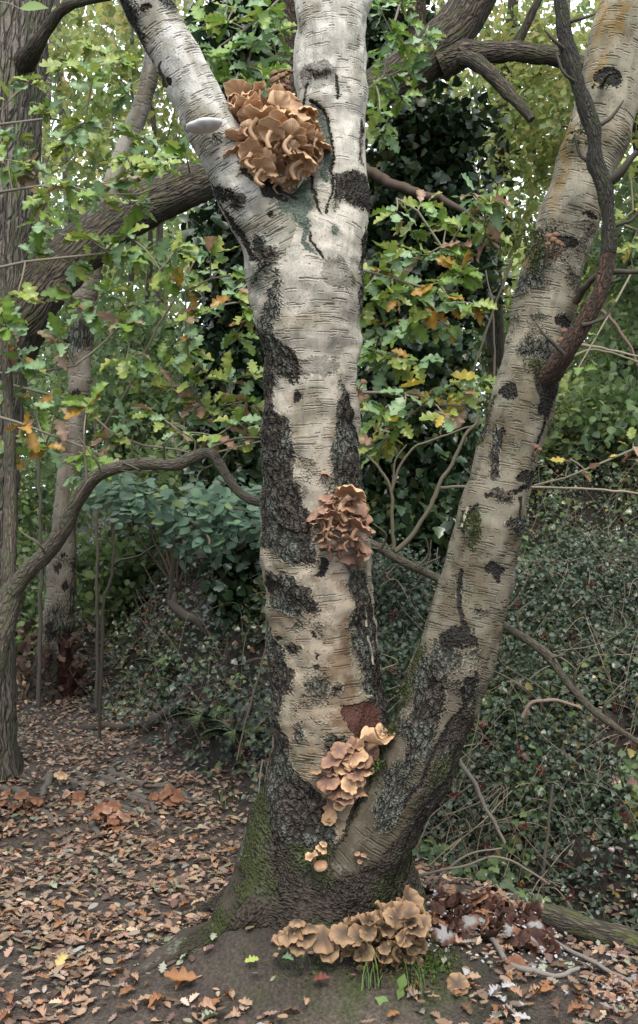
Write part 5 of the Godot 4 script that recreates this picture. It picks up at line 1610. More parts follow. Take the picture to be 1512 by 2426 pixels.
# ---------------------------------------------------------------- the wood behind
func build_wood() -> void:
	var bark: Material = mats["oak bark"]
	var yg := [Color(0.25, 0.31, 0.09), 0.36, Color(0.18, 0.25, 0.08), 0.3, Color(0.36, 0.36, 0.12), 0.22, Color(0.48, 0.37, 0.12), 0.08, Color(0.10, 0.16, 0.07), 0.04]
	var gr := [Color(0.13, 0.20, 0.08), 0.5, Color(0.19, 0.26, 0.09), 0.3, Color(0.08, 0.13, 0.06), 0.2]
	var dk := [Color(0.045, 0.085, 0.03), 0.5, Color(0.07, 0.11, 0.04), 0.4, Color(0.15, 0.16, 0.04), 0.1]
	var grey := Color(0.9, 0.9, 0.88)
	var brown := Color(0.55, 0.5, 0.45)
	var t := tuft_leaf()
	far_tree("yellowing tree in the gap right of the birch's leaning stem", "tree", 1500, 12.0, 40, 0.02, 9.0, [blob(1480, 250, 12, 260, 220, 1.4, 83, 24, 0.45), blob(1480, 620, 11.5, 200, 200, 1.2, 71, 24, 0.4), blob(1500, 900, 11, 150, 130, 1.0, 45, 24, 0.4)], yg, t, 0.072, 0.136, bark, brown)
	far_tree("slender yellow-green tree with forked limbs between the ivy and the leaning stem", "tree", 1190, 13.0, 26, 0.01, 9.0, [blob(1150, 60, 13, 230, 130, 1.3, 71, 24, 0.45), blob(1200, 330, 12.6, 200, 140, 1.2, 71, 24, 0.4), blob(1130, 560, 12.2, 170, 120, 1.0, 59, 24, 0.4), blob(1290, 160, 12.8, 120, 130, 1.0, 35, 24, 0.4)], yg, t, 0.064, 0.120, bark, brown)
	far_tree("pale-trunked tree far behind the fork of the dead oak branch", "tree", 1340, 20.0, 20, 0.0, 14.0, [blob(1330, 300, 20, 300, 220, 2.2, 83, 24, 0.8), blob(1150, 700, 19, 300, 160, 2.0, 71, 24, 0.7), blob(1350, 760, 19, 250, 180, 2.0, 71, 24, 0.7)], yg, t, 0.112, 0.208, bark, grey)
	far_tree("green tree closing the view at the right edge", "tree", 1650, 9.5, 60, 0.0, 7.0, [blob(1500, 560, 9.5, 120, 160, 0.9, 45, 24, 0.35), blob(1560, 820, 9.3, 140, 150, 0.9, 59, 24, 0.35), blob(1440, 980, 9.2, 160, 100, 0.8, 59, 24, 0.3)], gr, t, 0.056, 0.104, bark, brown)
	far_tree("bright green tree behind the left limb of the birch", "tree", 300, 11.0, 9, 0.0, 9.0, [blob(260, 130, 11, 200, 160, 1.1, 44, 24, 0.36), blob(420, 240, 10.8, 150, 150, 1.0, 37, 24, 0.36), blob(180, 330, 11.2, 130, 150, 1.0, 27, 24, 0.36)], yg, t, 0.064, 0.112, bark, grey)
	far_tree("tall thin tree seen through the leaves between oak and far birch", "tree", 150, 14.0, 18, 0.0, 10.0, [blob(140, 120, 14, 160, 200, 1.3, 27, 24, 0.45), blob(230, 560, 13.5, 200, 150, 1.3, 47, 24, 0.42), blob(120, 780, 13, 160, 130, 1.2, 47, 24, 0.45)], gr, t, 0.072, 0.136, bark, grey)
	far_tree("grey tree left of the ivy with a sparse yellowing crown", "tree", 400, 16.0, 9, 0.0, 11.0, [blob(420, 60, 16, 300, 150, 1.6, 54, 24, 0.6), blob(400, 620, 15.5, 260, 150, 1.5, 64, 24, 0.5), blob(330, 860, 15, 240, 130, 1.5, 64, 24, 0.5)], yg, t, 0.088, 0.160, bark, grey)
	far_tree("leafy understorey tree over the end of the path", "tree", 330, 9.5, 12, 0.0, 4.5, [blob(330, 780, 9.5, 130, 110, 0.7, 41, 24, 0.3), blob(300, 960, 9.3, 160, 90, 0.7, 54, 24, 0.3), blob(420, 900, 9.2, 120, 110, 0.6, 41, 24, 0.3), blob(240, 1080, 9.2, 140, 70, 0.6, 41, 24, 0.3)], gr, t, 0.048, 0.088, bark, brown)
	far_tree("thin-trunked green tree at the left edge behind the oak", "tree", 40, 11.0, 12, 0.0, 5.5, [blob(40, 950, 11, 150, 150, 0.8, 54, 24, 0.35), blob(60, 1180, 10.5, 150, 90, 0.8, 54, 24, 0.35), blob(40, 1330, 10.2, 120, 80, 0.7, 41, 24, 0.3)], gr, t, 0.056, 0.096, bark, grey)
	far_tree("broad tree in the distance above the bank", "tree", 700, 24.0, 22, 0.0, 17.0, [blob(620, 300, 24, 380, 300, 2.8, 74, 24, 1.0), blob(820, 640, 23, 380, 230, 2.6, 74, 24, 0.9), blob(560, 900, 23, 380, 200, 2.4, 74, 24, 0.9), blob(1000, 900, 23, 330, 180, 2.4, 83, 24, 0.9)], gr, t, 0.136, 0.256, bark, grey)
	far_tree("distant tree with a low green crown right of the leaning stem", "tree", 1420, 17.0, 20, 0.0, 8.0, [blob(1360, 960, 17, 300, 120, 1.6, 83, 24, 0.6), blob(1250, 840, 17, 230, 120, 1.5, 59, 24, 0.6), blob(1480, 1050, 16, 230, 100, 1.4, 71, 24, 0.5)], dk, t, 0.096, 0.176, bark, brown)
	far_tree("distant tree closing the path's far end", "tree", 120, 22.0, 16, 0.0, 12.0, [blob(100, 560, 22, 330, 250, 2.4, 85, 24, 0.9), blob(260, 1000, 21, 380, 160, 2.2, 95, 24, 0.8), blob(80, 1260, 20, 300, 120, 2.0, 74, 24, 0.7)], yg, t, 0.120, 0.224, bark, grey)
	far_tree("pale slanting tree whose bare trunk shows beside the birch's left limb", "tree", 350, 10.5, 13, 0.01, 6.5, [blob(340, 420, 10.5, 100, 90, 0.6, 20, 24, 0.3)], gr, t, 0.064, 0.104, bark, Color(1.4, 1.35, 1.25))
	# a dense edge of wood all round behind, too far and mixed to count
	var xf: Array = []
	var cl := PackedColorArray()
	for k in 2300:
		var a := R(-2.5, 2.5)
		var d := R(27, 46)
		var c := Vector3(sin(a) * d, 0, -cos(a) * d)
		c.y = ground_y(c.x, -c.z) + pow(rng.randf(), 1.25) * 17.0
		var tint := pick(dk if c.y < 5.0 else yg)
		for l in 18:
			xf.append(Transform3D(leaf_basis(rdir(), (Vector3.UP + rdir()).normalized(), R(0.3, 0.6)), c + Vector3(rng.randfn() * 0.9, rng.randfn() * 0.6, rng.randfn() * 0.9)))
			cl.push_back(tint.lerp(pick(gr), 0.4))
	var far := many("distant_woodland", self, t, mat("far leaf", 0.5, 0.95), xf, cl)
	# the same wood goes on at both sides of the path, outside the view
	var near: Array = []
	var nc := PackedColorArray()
	for k in 900:
		var a := R(0.62, 1.9) * (1.0 if k % 2 else -1.0)
		var d := R(6.5, 13.0)
		var c := Vector3(sin(a) * d, 0, -cos(a) * d)
		c.y = ground_y(c.x, -c.z) + R(0.3, 11.0)
		var tint := pick(gr)
		for l in 16:
			near.append(Transform3D(leaf_basis(rdir(), (Vector3.UP + rdir()).normalized(), R(0.2, 0.4)), c + Vector3(rng.randfn(), rng.randfn() * 0.7, rng.randfn()) * 0.55))
			nc.push_back(tint)
	var side := many("side_woodland", self, t, mat("far leaf", 0.5, 0.95), near, nc)
	tag(side, "leafy wood going on at both sides of the path", "woodland", "", "stuff")
	tag(far, "distant mass of green and yellowing woodland behind everything", "woodland", "", "stuff")
	# understorey of shrubs standing on the rise
	for q in [[420, 1150, 8.2, 200, 90, "dark green shrub on the bank left of the birch trunk", gr], [270, 1370, 8.8, 120, 100, "low green shrub beside the crooked sapling", gr], [420, 1330, 9.2, 130, 80, "dim shrub behind the bent old stem on the bank", dk], [1320, 1180, 8.2, 190, 80, "loose pale green shrub on the rise right of the leaning stem", gr], [1290, 1020, 7.9, 130, 90, "light green saplings massed behind the leaning stem's right side", yg], [1440, 1000, 7.5, 130, 110, "tall pale green shrub at the right edge at mid height", gr], [1180, 1060, 8.3, 90, 80, "pale shrub glimpsed just left of the leaning stem", gr], [1500, 1180, 7.6, 120, 100, "shrub with yellowish leaves at the right edge on the rise", yg], [1130, 1200, 8.2, 140, 90, "dim green shrub between trunk and leaning stem", dk], [60, 1500, 9.8, 110, 110, "fern-green shrub behind the far birch's foot", gr]]:
		var x: float = (q[0] - 756.0) / F * q[2]
		var o := thing("shrub", q[5], "shrub", Vector3(x, ground_y(x, q[2]), -q[2]), "shrubs on the bank")
		var mb := MB.new()
		for k in 9:
			var tip := at(q[0] + R(-1, 1) * q[3], q[1] + R(-1, 0.8) * q[4], q[2] + R(-0.4, 0.4))
			rod(mb, [o.position, o.position.lerp(tip, 0.5) + rdir() * 0.12, tip], 0.012, 0.003, Color(0.09, 0.07, 0.05), Color(0.13, 0.11, 0.08), o.position, 5)
		part(mb.mesh(), "stems", mat("twig", 0.85), o)
		crown("leaves", o, oval_leaf(), mat("far leaf", 0.5, 0.95), [blob(q[0], q[1], q[2], q[3], q[4], 0.5, 60, 26, 0.24)], 0.045, 0.085, q[6])

# ---------------------------------------------------------------- oak sprays with single leaves
func build_sprays() -> void:
	var bright := ["green", "lime", "lime", "mottle", "blue", "green", "lime", "mottle", "blue"]
	var mixed := ["blue", "green", "mottle", "pink", "lime", "amber", "lime", "blue", "blue", "green", "lime"]
	var turning := ["pink", "blue", "mottle", "lime", "green", "blue", "tan", "blue", "lime"]
	var fresh := ["green", "green", "blue", "lime", "blue"]
	var g := "leafy oak branches hanging round the birch"
	var T := func(list: Array, d0: float, d1: float, n0: int, n1: int) -> Array:
		var out: Array = []
		for k in range(0, list.size(), 2): out.append([list[k], list[k + 1], R(d0, d1), rng.randi_range(n0 + 2, n1 + 3)])
		return out
	oak_branch("bright yellow-green oak branch in front of the big oak's trunk, upper left", [at(-40, 300, 4.9), at(40, 290, 4.8), at(120, 280, 4.7), at(220, 300, 4.6)], T.call([70, 190, 40, 330, 160, 150, 220, 185, 200, 290, 150, 330, 250, 320, 300, 380, 110, 260, 300, 220, 280, 140, 370, 385, 225, 120, 330, 320], 4.4, 5.0, 7, 10), bright, 66, g)
	oak_branch("oak branch with orange and green leaves across the long limb at left", [at(-30, 460, 4.6), at(30, 450, 4.55), at(100, 440, 4.5), at(200, 460, 4.5), at(330, 460, 4.5), at(450, 410, 4.5)], T.call([30, 410, 110, 480, 190, 475, 250, 470, 320, 490, 100, 520, 60, 390, 440, 365, 380, 400, 270, 430, 20, 380, 160, 440], 4.3, 4.7, 6, 9), ["green", "blue", "mottle", "lime", "lime", "green", "blue", "tan"], 72, g)
	oak_branch("oak branch of bluish and yellow leaves below the long limb at left", [at(-30, 640, 4.4), at(60, 620, 4.4), at(150, 610, 4.4), at(250, 600, 4.45)], T.call([90, 600, 170, 625, 250, 590, 330, 600, 380, 640, 40, 700, 20, 750, 200, 560, 300, 560, 420, 590], 4.2, 4.6, 6, 9), ["blue", "green", "lime", "mottle", "blue", "lime", "green"], 70, g)
	oak_branch("oak branch of drooping large leaves beside the far birch's trunk", [at(-20, 885, 4.5), at(100, 880, 4.5), at(178, 866, 4.5), at(225, 830, 4.5), at(280, 780, 4.5)], T.call([300, 770, 330, 720, 215, 735, 250, 690, 170, 700, 330, 880, 300, 850, 140, 800], 4.3, 4.6, 5, 8), ["blue", "blue", "green", "mottle", "tan"], 76, g)
	oak_branch("oak branch with rusty and yellow tips just left of the birch trunk", [at(640, 660, 4.6), at(560, 650, 4.6), at(500, 660, 4.6), at(440, 690, 4.6)], T.call([440, 680, 520, 640, 560, 700, 595, 740, 440, 790, 450, 840, 410, 660, 500, 600, 600, 660, 480, 740, 560, 790], 4.3, 4.8, 5, 8), mixed, 70, g)
	oak_branch("oak branch of pink-brown and green leaves left of the trunk at mid height", [at(-20, 900, 4.7), at(180, 950, 4.65), at(270, 1030, 4.6), at(340, 1055, 4.6), at(420, 1065, 4.6), at(480, 1080, 4.6), at(640, 1040, 4.6)], T.call([600, 890, 400, 920, 360, 975, 470, 950, 520, 965, 560, 1000, 430, 1025, 510, 1035, 400, 1000, 590, 950, 340, 920, 300, 990, 260, 1040, 450, 890, 540, 900, 600, 1040, 480, 990, 380, 860], 4.3, 4.8, 5, 8), turning, 66, g)
	oak_branch("oak branch with browning leaves at the left edge over the young tree", [at(-30, 980, 4.2), at(40, 1000, 4.2), at(120, 1030, 4.25), at(200, 1060, 4.3)], T.call([80, 960, 30, 930, 20, 1065, 110, 1050, 200, 1075, 180, 1130, 60, 860, 10, 770, 30, 840, 140, 960, 210, 960, 60, 1010, 240, 1100], 4.1, 4.5, 5, 8), ["blue", "green", "tan", "green", "blue", "amber", "mottle", "blue"], 66, g)
	oak_branch("dark green oak branch hanging between the birch's left limb and main stem", [at(700, -40, 4.9), at(640, 20, 4.85), at(580, 70, 4.8), at(520, 110, 4.8)], T.call([480, 60, 540, 50, 620, 40, 600, 100, 655, 130, 560, 180, 520, 130, 640, 20, 590, 160, 470, 120, 660, 70, 630, 180, 560, 20], 4.5, 5.0, 6, 9), fresh, 68, g)
	oak_branch("fresh green oak branch close right of the main stem's top", [at(980, -60, 4.8), at(950, 0, 4.75), at(925, 90, 4.7), at(910, 180, 4.7)], T.call([900, 20, 930, 80, 965, 50, 895, 140, 925, 180, 965, 110, 1015, 90, 900, 260, 945, 230, 970, 160, 890, 200, 950, 10, 910, 310], 4.5, 4.9, 6, 9), fresh, 62, g)
	oak_branch("oak branch of pale lobed leaves between trunk and leaning stem, upper tier", [at(1130, 640, 4.4), at(1050, 590, 4.4), at(990, 500, 4.4), at(940, 470, 4.4)], T.call([1000, 480, 1060, 530, 1115, 510, 1165, 480, 970, 545, 1045, 585, 1000, 610, 1150, 560, 1090, 590, 1120, 460, 1100, 640, 940, 500], 4.2, 4.6, 6, 9), ["green", "blue", "blue", "lime", "mottle", "pink", "green"], 72, g)
	oak_branch("oak branch of green and orange leaves against the trunk's right side", [at(860, 640, 4.3), at(930, 660, 4.3), at(1000, 680, 4.3), at(1080, 690, 4.3)], T.call([900, 640, 935, 700, 885, 720, 960, 665, 1040, 670, 1095, 645, 1015, 740, 960, 765, 900, 775, 1070, 720, 1125, 720, 885, 830, 930, 850, 985, 855, 870, 680, 990, 700, 1060, 770, 920, 600], 4.1, 4.5, 6, 9), ["blue", "green", "amber", "mottle", "lime", "blue", "green", "lime", "blue", "green"], 70, g)
	oak_branch("oak branch with few yellow and pink leaves on bare twigs, lowest right of the trunk", [at(860, 930, 4.3), at(930, 930, 4.3), at(1000, 960, 4.3), at(1120, 960, 4.3)], T.call([1040, 930, 1095, 920, 1140, 900, 900, 985, 945, 1000, 1055, 985, 1105, 955, 890, 1055, 960, 930, 880, 940, 930, 1030], 4.1, 4.5, 5, 7), ["green", "blue", "mottle", "pink", "yellow", "lime", "blue"], 70, g)
	oak_branch("few yellow and red oak leaves on a thin bare twig at the right edge", [at(1560, 1040, 4.2), at(1500, 1065, 4.2), at(1430, 1095, 4.2), at(1340, 1132, 4.2), at(1265, 1150, 4.2)], [[1350, 1088, 4.2, 3], [1385, 1112, 4.2, 3], [1500, 1050, 4.2, 4], [1480, 1080, 4.2, 3]], ["yellow", "pink", "mottle", "rust"], 50, g, 0.006)
	oak_branch("green and yellow leaves on a twig right of the dark branch, right edge", [at(1570, 560, 4.0), at(1510, 545, 4.0), at(1470, 530, 4.0)], [[1470, 530, 4.0, 6], [1500, 500, 4.0, 5], [1490, 390, 4.0, 5], [1500, 570, 4.0, 5], [1370, 872, 3.6, 4], [1500, 640, 4.0, 3]], ["green", "lime", "mottle", "yellow"], 60, g)
	# the one leaf near the lens in the upper left corner
	var lf := thing("beech_leaf_twig", "single green beech leaf on a thin twig in the top left corner", "twig", at(-20, 0, 3.0))
	part(simple_leaf("beech", [0.0, 0.2, 0.3, 0.31, 0.25, 0.12, 0.0], 0.2, 0.9, -0.1), "leaf", mat("beech green", 0.5, 0.6), lf, Transform3D(leaf_basis(Vector3(0.95, 0.05, 0.1), Vector3(0.0, 0.6, 0.8), 0.085), at(46, 20, 3.0) - lf.position))
	mats["beech green"].albedo_color = Color(0.13, 0.21, 0.03).linear_to_srgb()
	var tb := MB.new()
	rod(tb, [at(-20, 0, 3.0), at(20, 8, 3.0), at(48, 22, 3.0)], 0.002, 0.0014, Color(0.2, 0.17, 0.12), Color(0.2, 0.17, 0.12), lf.position, 5)
	part(tb.mesh(), "twig", mat("twig", 0.85), lf)

# ---------------------------------------------------------------- hawthorn, brambles and bare sticks at the right
func build_right_bushes() -> void:
	var pv := [Color(0.062, 0.093, 0.059), 0.4, Color(0.093, 0.124, 0.081), 0.3, Color(0.037, 0.056, 0.034), 0.2, Color(0.099, 0.093, 0.022), 0.07, Color(0.062, 0.093, 0.056), 0.03]
	for q in [[1330, 1480, 5.6, "hawthorn bush with dark red berries on the bank right of the leaning stem", [[1340, 1420, 5.8, 200, 110, 60], [1300, 1570, 5.4, 190, 120, 70], [1440, 1600, 5.4, 120, 150, 50], [1200, 1690, 5.2, 110, 120, 40], [1420, 1330, 6.2, 150, 80, 40]]], [1330, 1960, 4.6, "dense small-leaved hawthorn bush low at the right above the rotten heap", [[1200, 1820, 4.9, 130, 120, 55], [1330, 1880, 4.7, 170, 130, 75], [1430, 2010, 4.5, 140, 140, 65], [1260, 2020, 4.6, 170, 110, 65], [1120, 1960, 4.7, 90, 120, 35], [1400, 2140, 4.2, 130, 70, 35]]], [970, 1500, 5.4, "hawthorn between the trunk and the leaning stem with a few berries", [[960, 1420, 5.6, 100, 110, 45], [960, 1590, 5.2, 80, 110, 35], [900, 1360, 5.7, 60, 60, 16]]]]:
		var d: float = q[2]
		var x: float = (q[0] - 756.0) / F * d
		var root := Vector3(x, ground_y(x, d), -d)
		var o := thing("hawthorn_bush", q[3], "bush", root, "hawthorn bushes on the bank")
		var wood := MB.new()
		var blobs: Array = []
		var berries: Array = []
		for b in q[4]:
			blobs.append(blob(b[0], b[1], b[2], b[3], b[4], 0.5, b[5] * 4, 22, 0.13))
			for k in int(b[5] * 0.9):
				var c := at(b[0] + R(-1, 1) * b[3], b[1] + R(-1, 1) * b[4], b[2] + R(-0.5, 0.4))
				var s := c + Vector3(R(-0.5, 0.5), R(-0.5, -0.1), R(-0.2, 0.1))
				var tone := Color(0.15, 0.12, 0.085) * R(0.5, 1.5)
				rod(wood, [s, s.lerp(c, 0.5) + rdir() * 0.06, c, c + rdir() * 0.12], R(0.002, 0.0045), 0.0012, tone, tone * 1.3, root, 4)
			for k in 2:
				berries.append(at(b[0] + R(-0.8, 0.8) * b[3], b[1] + R(-0.8, 0.8) * b[4], b[2] - 0.5))
		for k in 6:
			var b: Array = q[4][k % q[4].size()]
			rod(wood, [root + Vector3(R(-0.3, 0.3), -0.05, R(-0.2, 0.2)), root.lerp(at(b[0], b[1], b[2]), 0.5) + rdir() * 0.1, at(b[0], b[1], b[2])], 0.02, 0.007, Color(0.10, 0.09, 0.065), Color(0.13, 0.11, 0.08), root, 7)
		part(wood.mesh(), "twigs", mat("twig", 0.85), o)
		crown("leaves", o, haw_leaf(), mat("hawthorn leaf", 0.4, 0.4), blobs, 0.017, 0.032, pv, 0.8)
		for bp in berries:
			var mb := MB.new()
			for k in rng.randi_range(5, 9):
				var c: Vector3 = bp + rdir() * R(0.005, 0.03)
				mb.tube([c - Vector3(0, 0.006, 0), c - Vector3(0, 0.004, 0), c, c + Vector3(0, 0.004, 0), c + Vector3(0, 0.006, 0)], [0.001, 0.004, 0.005, 0.004, 0.001], 8, Color(0.10, 0.012, 0.018), Color(0.10, 0.012, 0.018), 1, 1, root)
			part(mb.mesh(), "berries", mat("berry skin", 0.3), o)
	# bare sticks
	var pale := Color(0.24, 0.2, 0.15)
	for q in [["pale straight stick across the gap right of the leaning stem", [[1040, 1156], [1200, 1152], [1400, 1160], [1530, 1170]], 4.6, 0.009, 0.006, pale], ["pale bent twig right of the rusty branch base", [[1350, 818], [1410, 822], [1450, 832], [1540, 852]], 4.4, 0.010, 0.006, pale], ["greenish thin twig under the pale bent one", [[1350, 850], [1400, 828], [1450, 835], [1530, 868]], 4.2, 0.009, 0.005, Color(0.16, 0.16, 0.09)], ["steep brown twig at the right edge beside the dark branch", [[1425, 735], [1462, 775], [1500, 835], [1530, 900]], 4.6, 0.012, 0.008, Color(0.15, 0.10, 0.075)],
			["thin dark twig leaning between the ivy and the leaning stem", [[1215, 610], [1160, 760], [1120, 880], [1090, 960]], 4.5, 0.008, 0.006, Color(0.09, 0.08, 0.06)], ["upright thin twig behind the leaves left of the leaning stem", [[1170, 940], [1172, 830], [1165, 720], [1150, 640]], 4.7, 0.007, 0.005, Color(0.12, 0.10, 0.08)], ["diagonal brown twig behind the oak leaves left of the trunk", [[210, 1060], [300, 930], [360, 800], [430, 680], [470, 600]], 5.0, 0.010, 0.006, Color(0.15, 0.12, 0.08)],
			["long bare hawthorn twig arching over the rotten heap", [[985, 2075], [1100, 2050], [1170, 2030], [1250, 2060], [1300, 2095]], 3.75, 0.007, 0.005, Color(0.14, 0.115, 0.09)], ["dead twig lying against the rotten heap", [[1000, 2130], [1060, 2060], [1120, 2020], [1190, 2010]], 3.8, 0.007, 0.004, Color(0.15, 0.12, 0.10)], ["grey upright stick standing in the low hawthorn bush", [[1090, 1800], [1130, 1870], [1160, 1930], [1195, 2000]], 4.2, 0.013, 0.010, Color(0.16, 0.14, 0.115)],
			["thin dark stem rising at the right of the low hawthorn bush", [[1290, 2180], [1286, 2060], [1300, 1950], [1310, 1860]], 4.1, 0.011, 0.007, Color(0.07, 0.06, 0.045)], ["pale broken stick on the bank right of the leaning stem", [[1240, 1700], [1262, 1665], [1320, 1660], [1380, 1680]], 4.6, 0.012, 0.008, Color(0.19, 0.14, 0.11)], ["thin stick slanting down the bank left of the trunk", [[640, 1500], [610, 1610], [580, 1720], [560, 1800]], 4.9, 0.007, 0.005, Color(0.13, 0.1, 0.075)], ["forked pale twig low beside the moss of the trunk's left foot", [[622, 1800], [616, 1850], [612, 1900], [622, 1945]], 4.1, 0.004, 0.003, Color(0.24, 0.21, 0.18)],
			["curved grey stick looping out of the ground near the bank's foot", [[520, 1985], [495, 1960], [498, 1910], [470, 1895], [445, 1905]], 5.0, 0.012, 0.008, Color(0.13, 0.115, 0.1)], ["bent old stem hanging on the dark bank", [[405, 1410], [415, 1440], [440, 1460], [470, 1475], [530, 1540]], 7.0, 0.05, 0.03, Color(0.10, 0.085, 0.07)]]:
		stick("stick", q[0], "stick", q[1].map(func(p): return at(p[0], p[1], q[2])), q[3] * 0.75, q[4] * 0.7, q[5], q[5] * 1.15, "bare sticks and twigs round the birch")
	# lying branches on the path's edge and the mossy log
	for q in [["thin dark branch lying across the far path", [[165, 1732], [240, 1730], [310, 1728], [345, 1722]], 0.032], ["split log lying at the foot of the bank", [[345, 1738], [385, 1712], [430, 1685]], 0.042], ["short forked branch on the ground near the far birch", [[215, 1690], [250, 1672], [262, 1690]], 0.03]]:
		stick("fallen_branch", q[0], "branch", q[1].map(func(p): return on_ground(p[0], p[1]) + Vector3(0, q[2] * 0.6, 0)), q[2], q[2] * 0.7, Color(0.04, 0.034, 0.028), Color(0.05, 0.042, 0.034), "wood lying on the path")
	var log_bark := bark_material("log bark", Color(0.09, 0.075, 0.05), Color(0.02, 0.017, 0.013), Color(0.085, 0.10, 0.02), 1.2, 601)
	var lp: Array = [[1290, 2168, 26, 3.5], [1360, 2190, 28, 3.45], [1440, 2216, 29, 3.4], [1540, 2246, 30, 3.34]]
	var lg := thing("mossy_log", "mossy log lying in the hollow at the right edge", "log", at(1440, 2250, 3.5))
	limb(lp, 0.03, 18, lg, "log", log_bark, 1.5, 1.0, 0.4)
	for q in [["pale stick leaning in the hollow under the mossy log", [[1130, 2190], [1200, 2290], [1300, 2330], [1370, 2320]], 0.010], ["bare thin branch lying at the edge of the hollow", [[1210, 2200], [1300, 2240], [1400, 2300], [1500, 2350]], 0.008]]:
		stick("stick", q[0], "stick", q[1].map(func(p): return on_ground(p[0], p[1]) + Vector3(0, 0.02, 0)), q[2], q[2] * 0.7, Color(0.15, 0.13, 0.115), Color(0.19, 0.17, 0.15), "bare sticks and twigs round the birch")

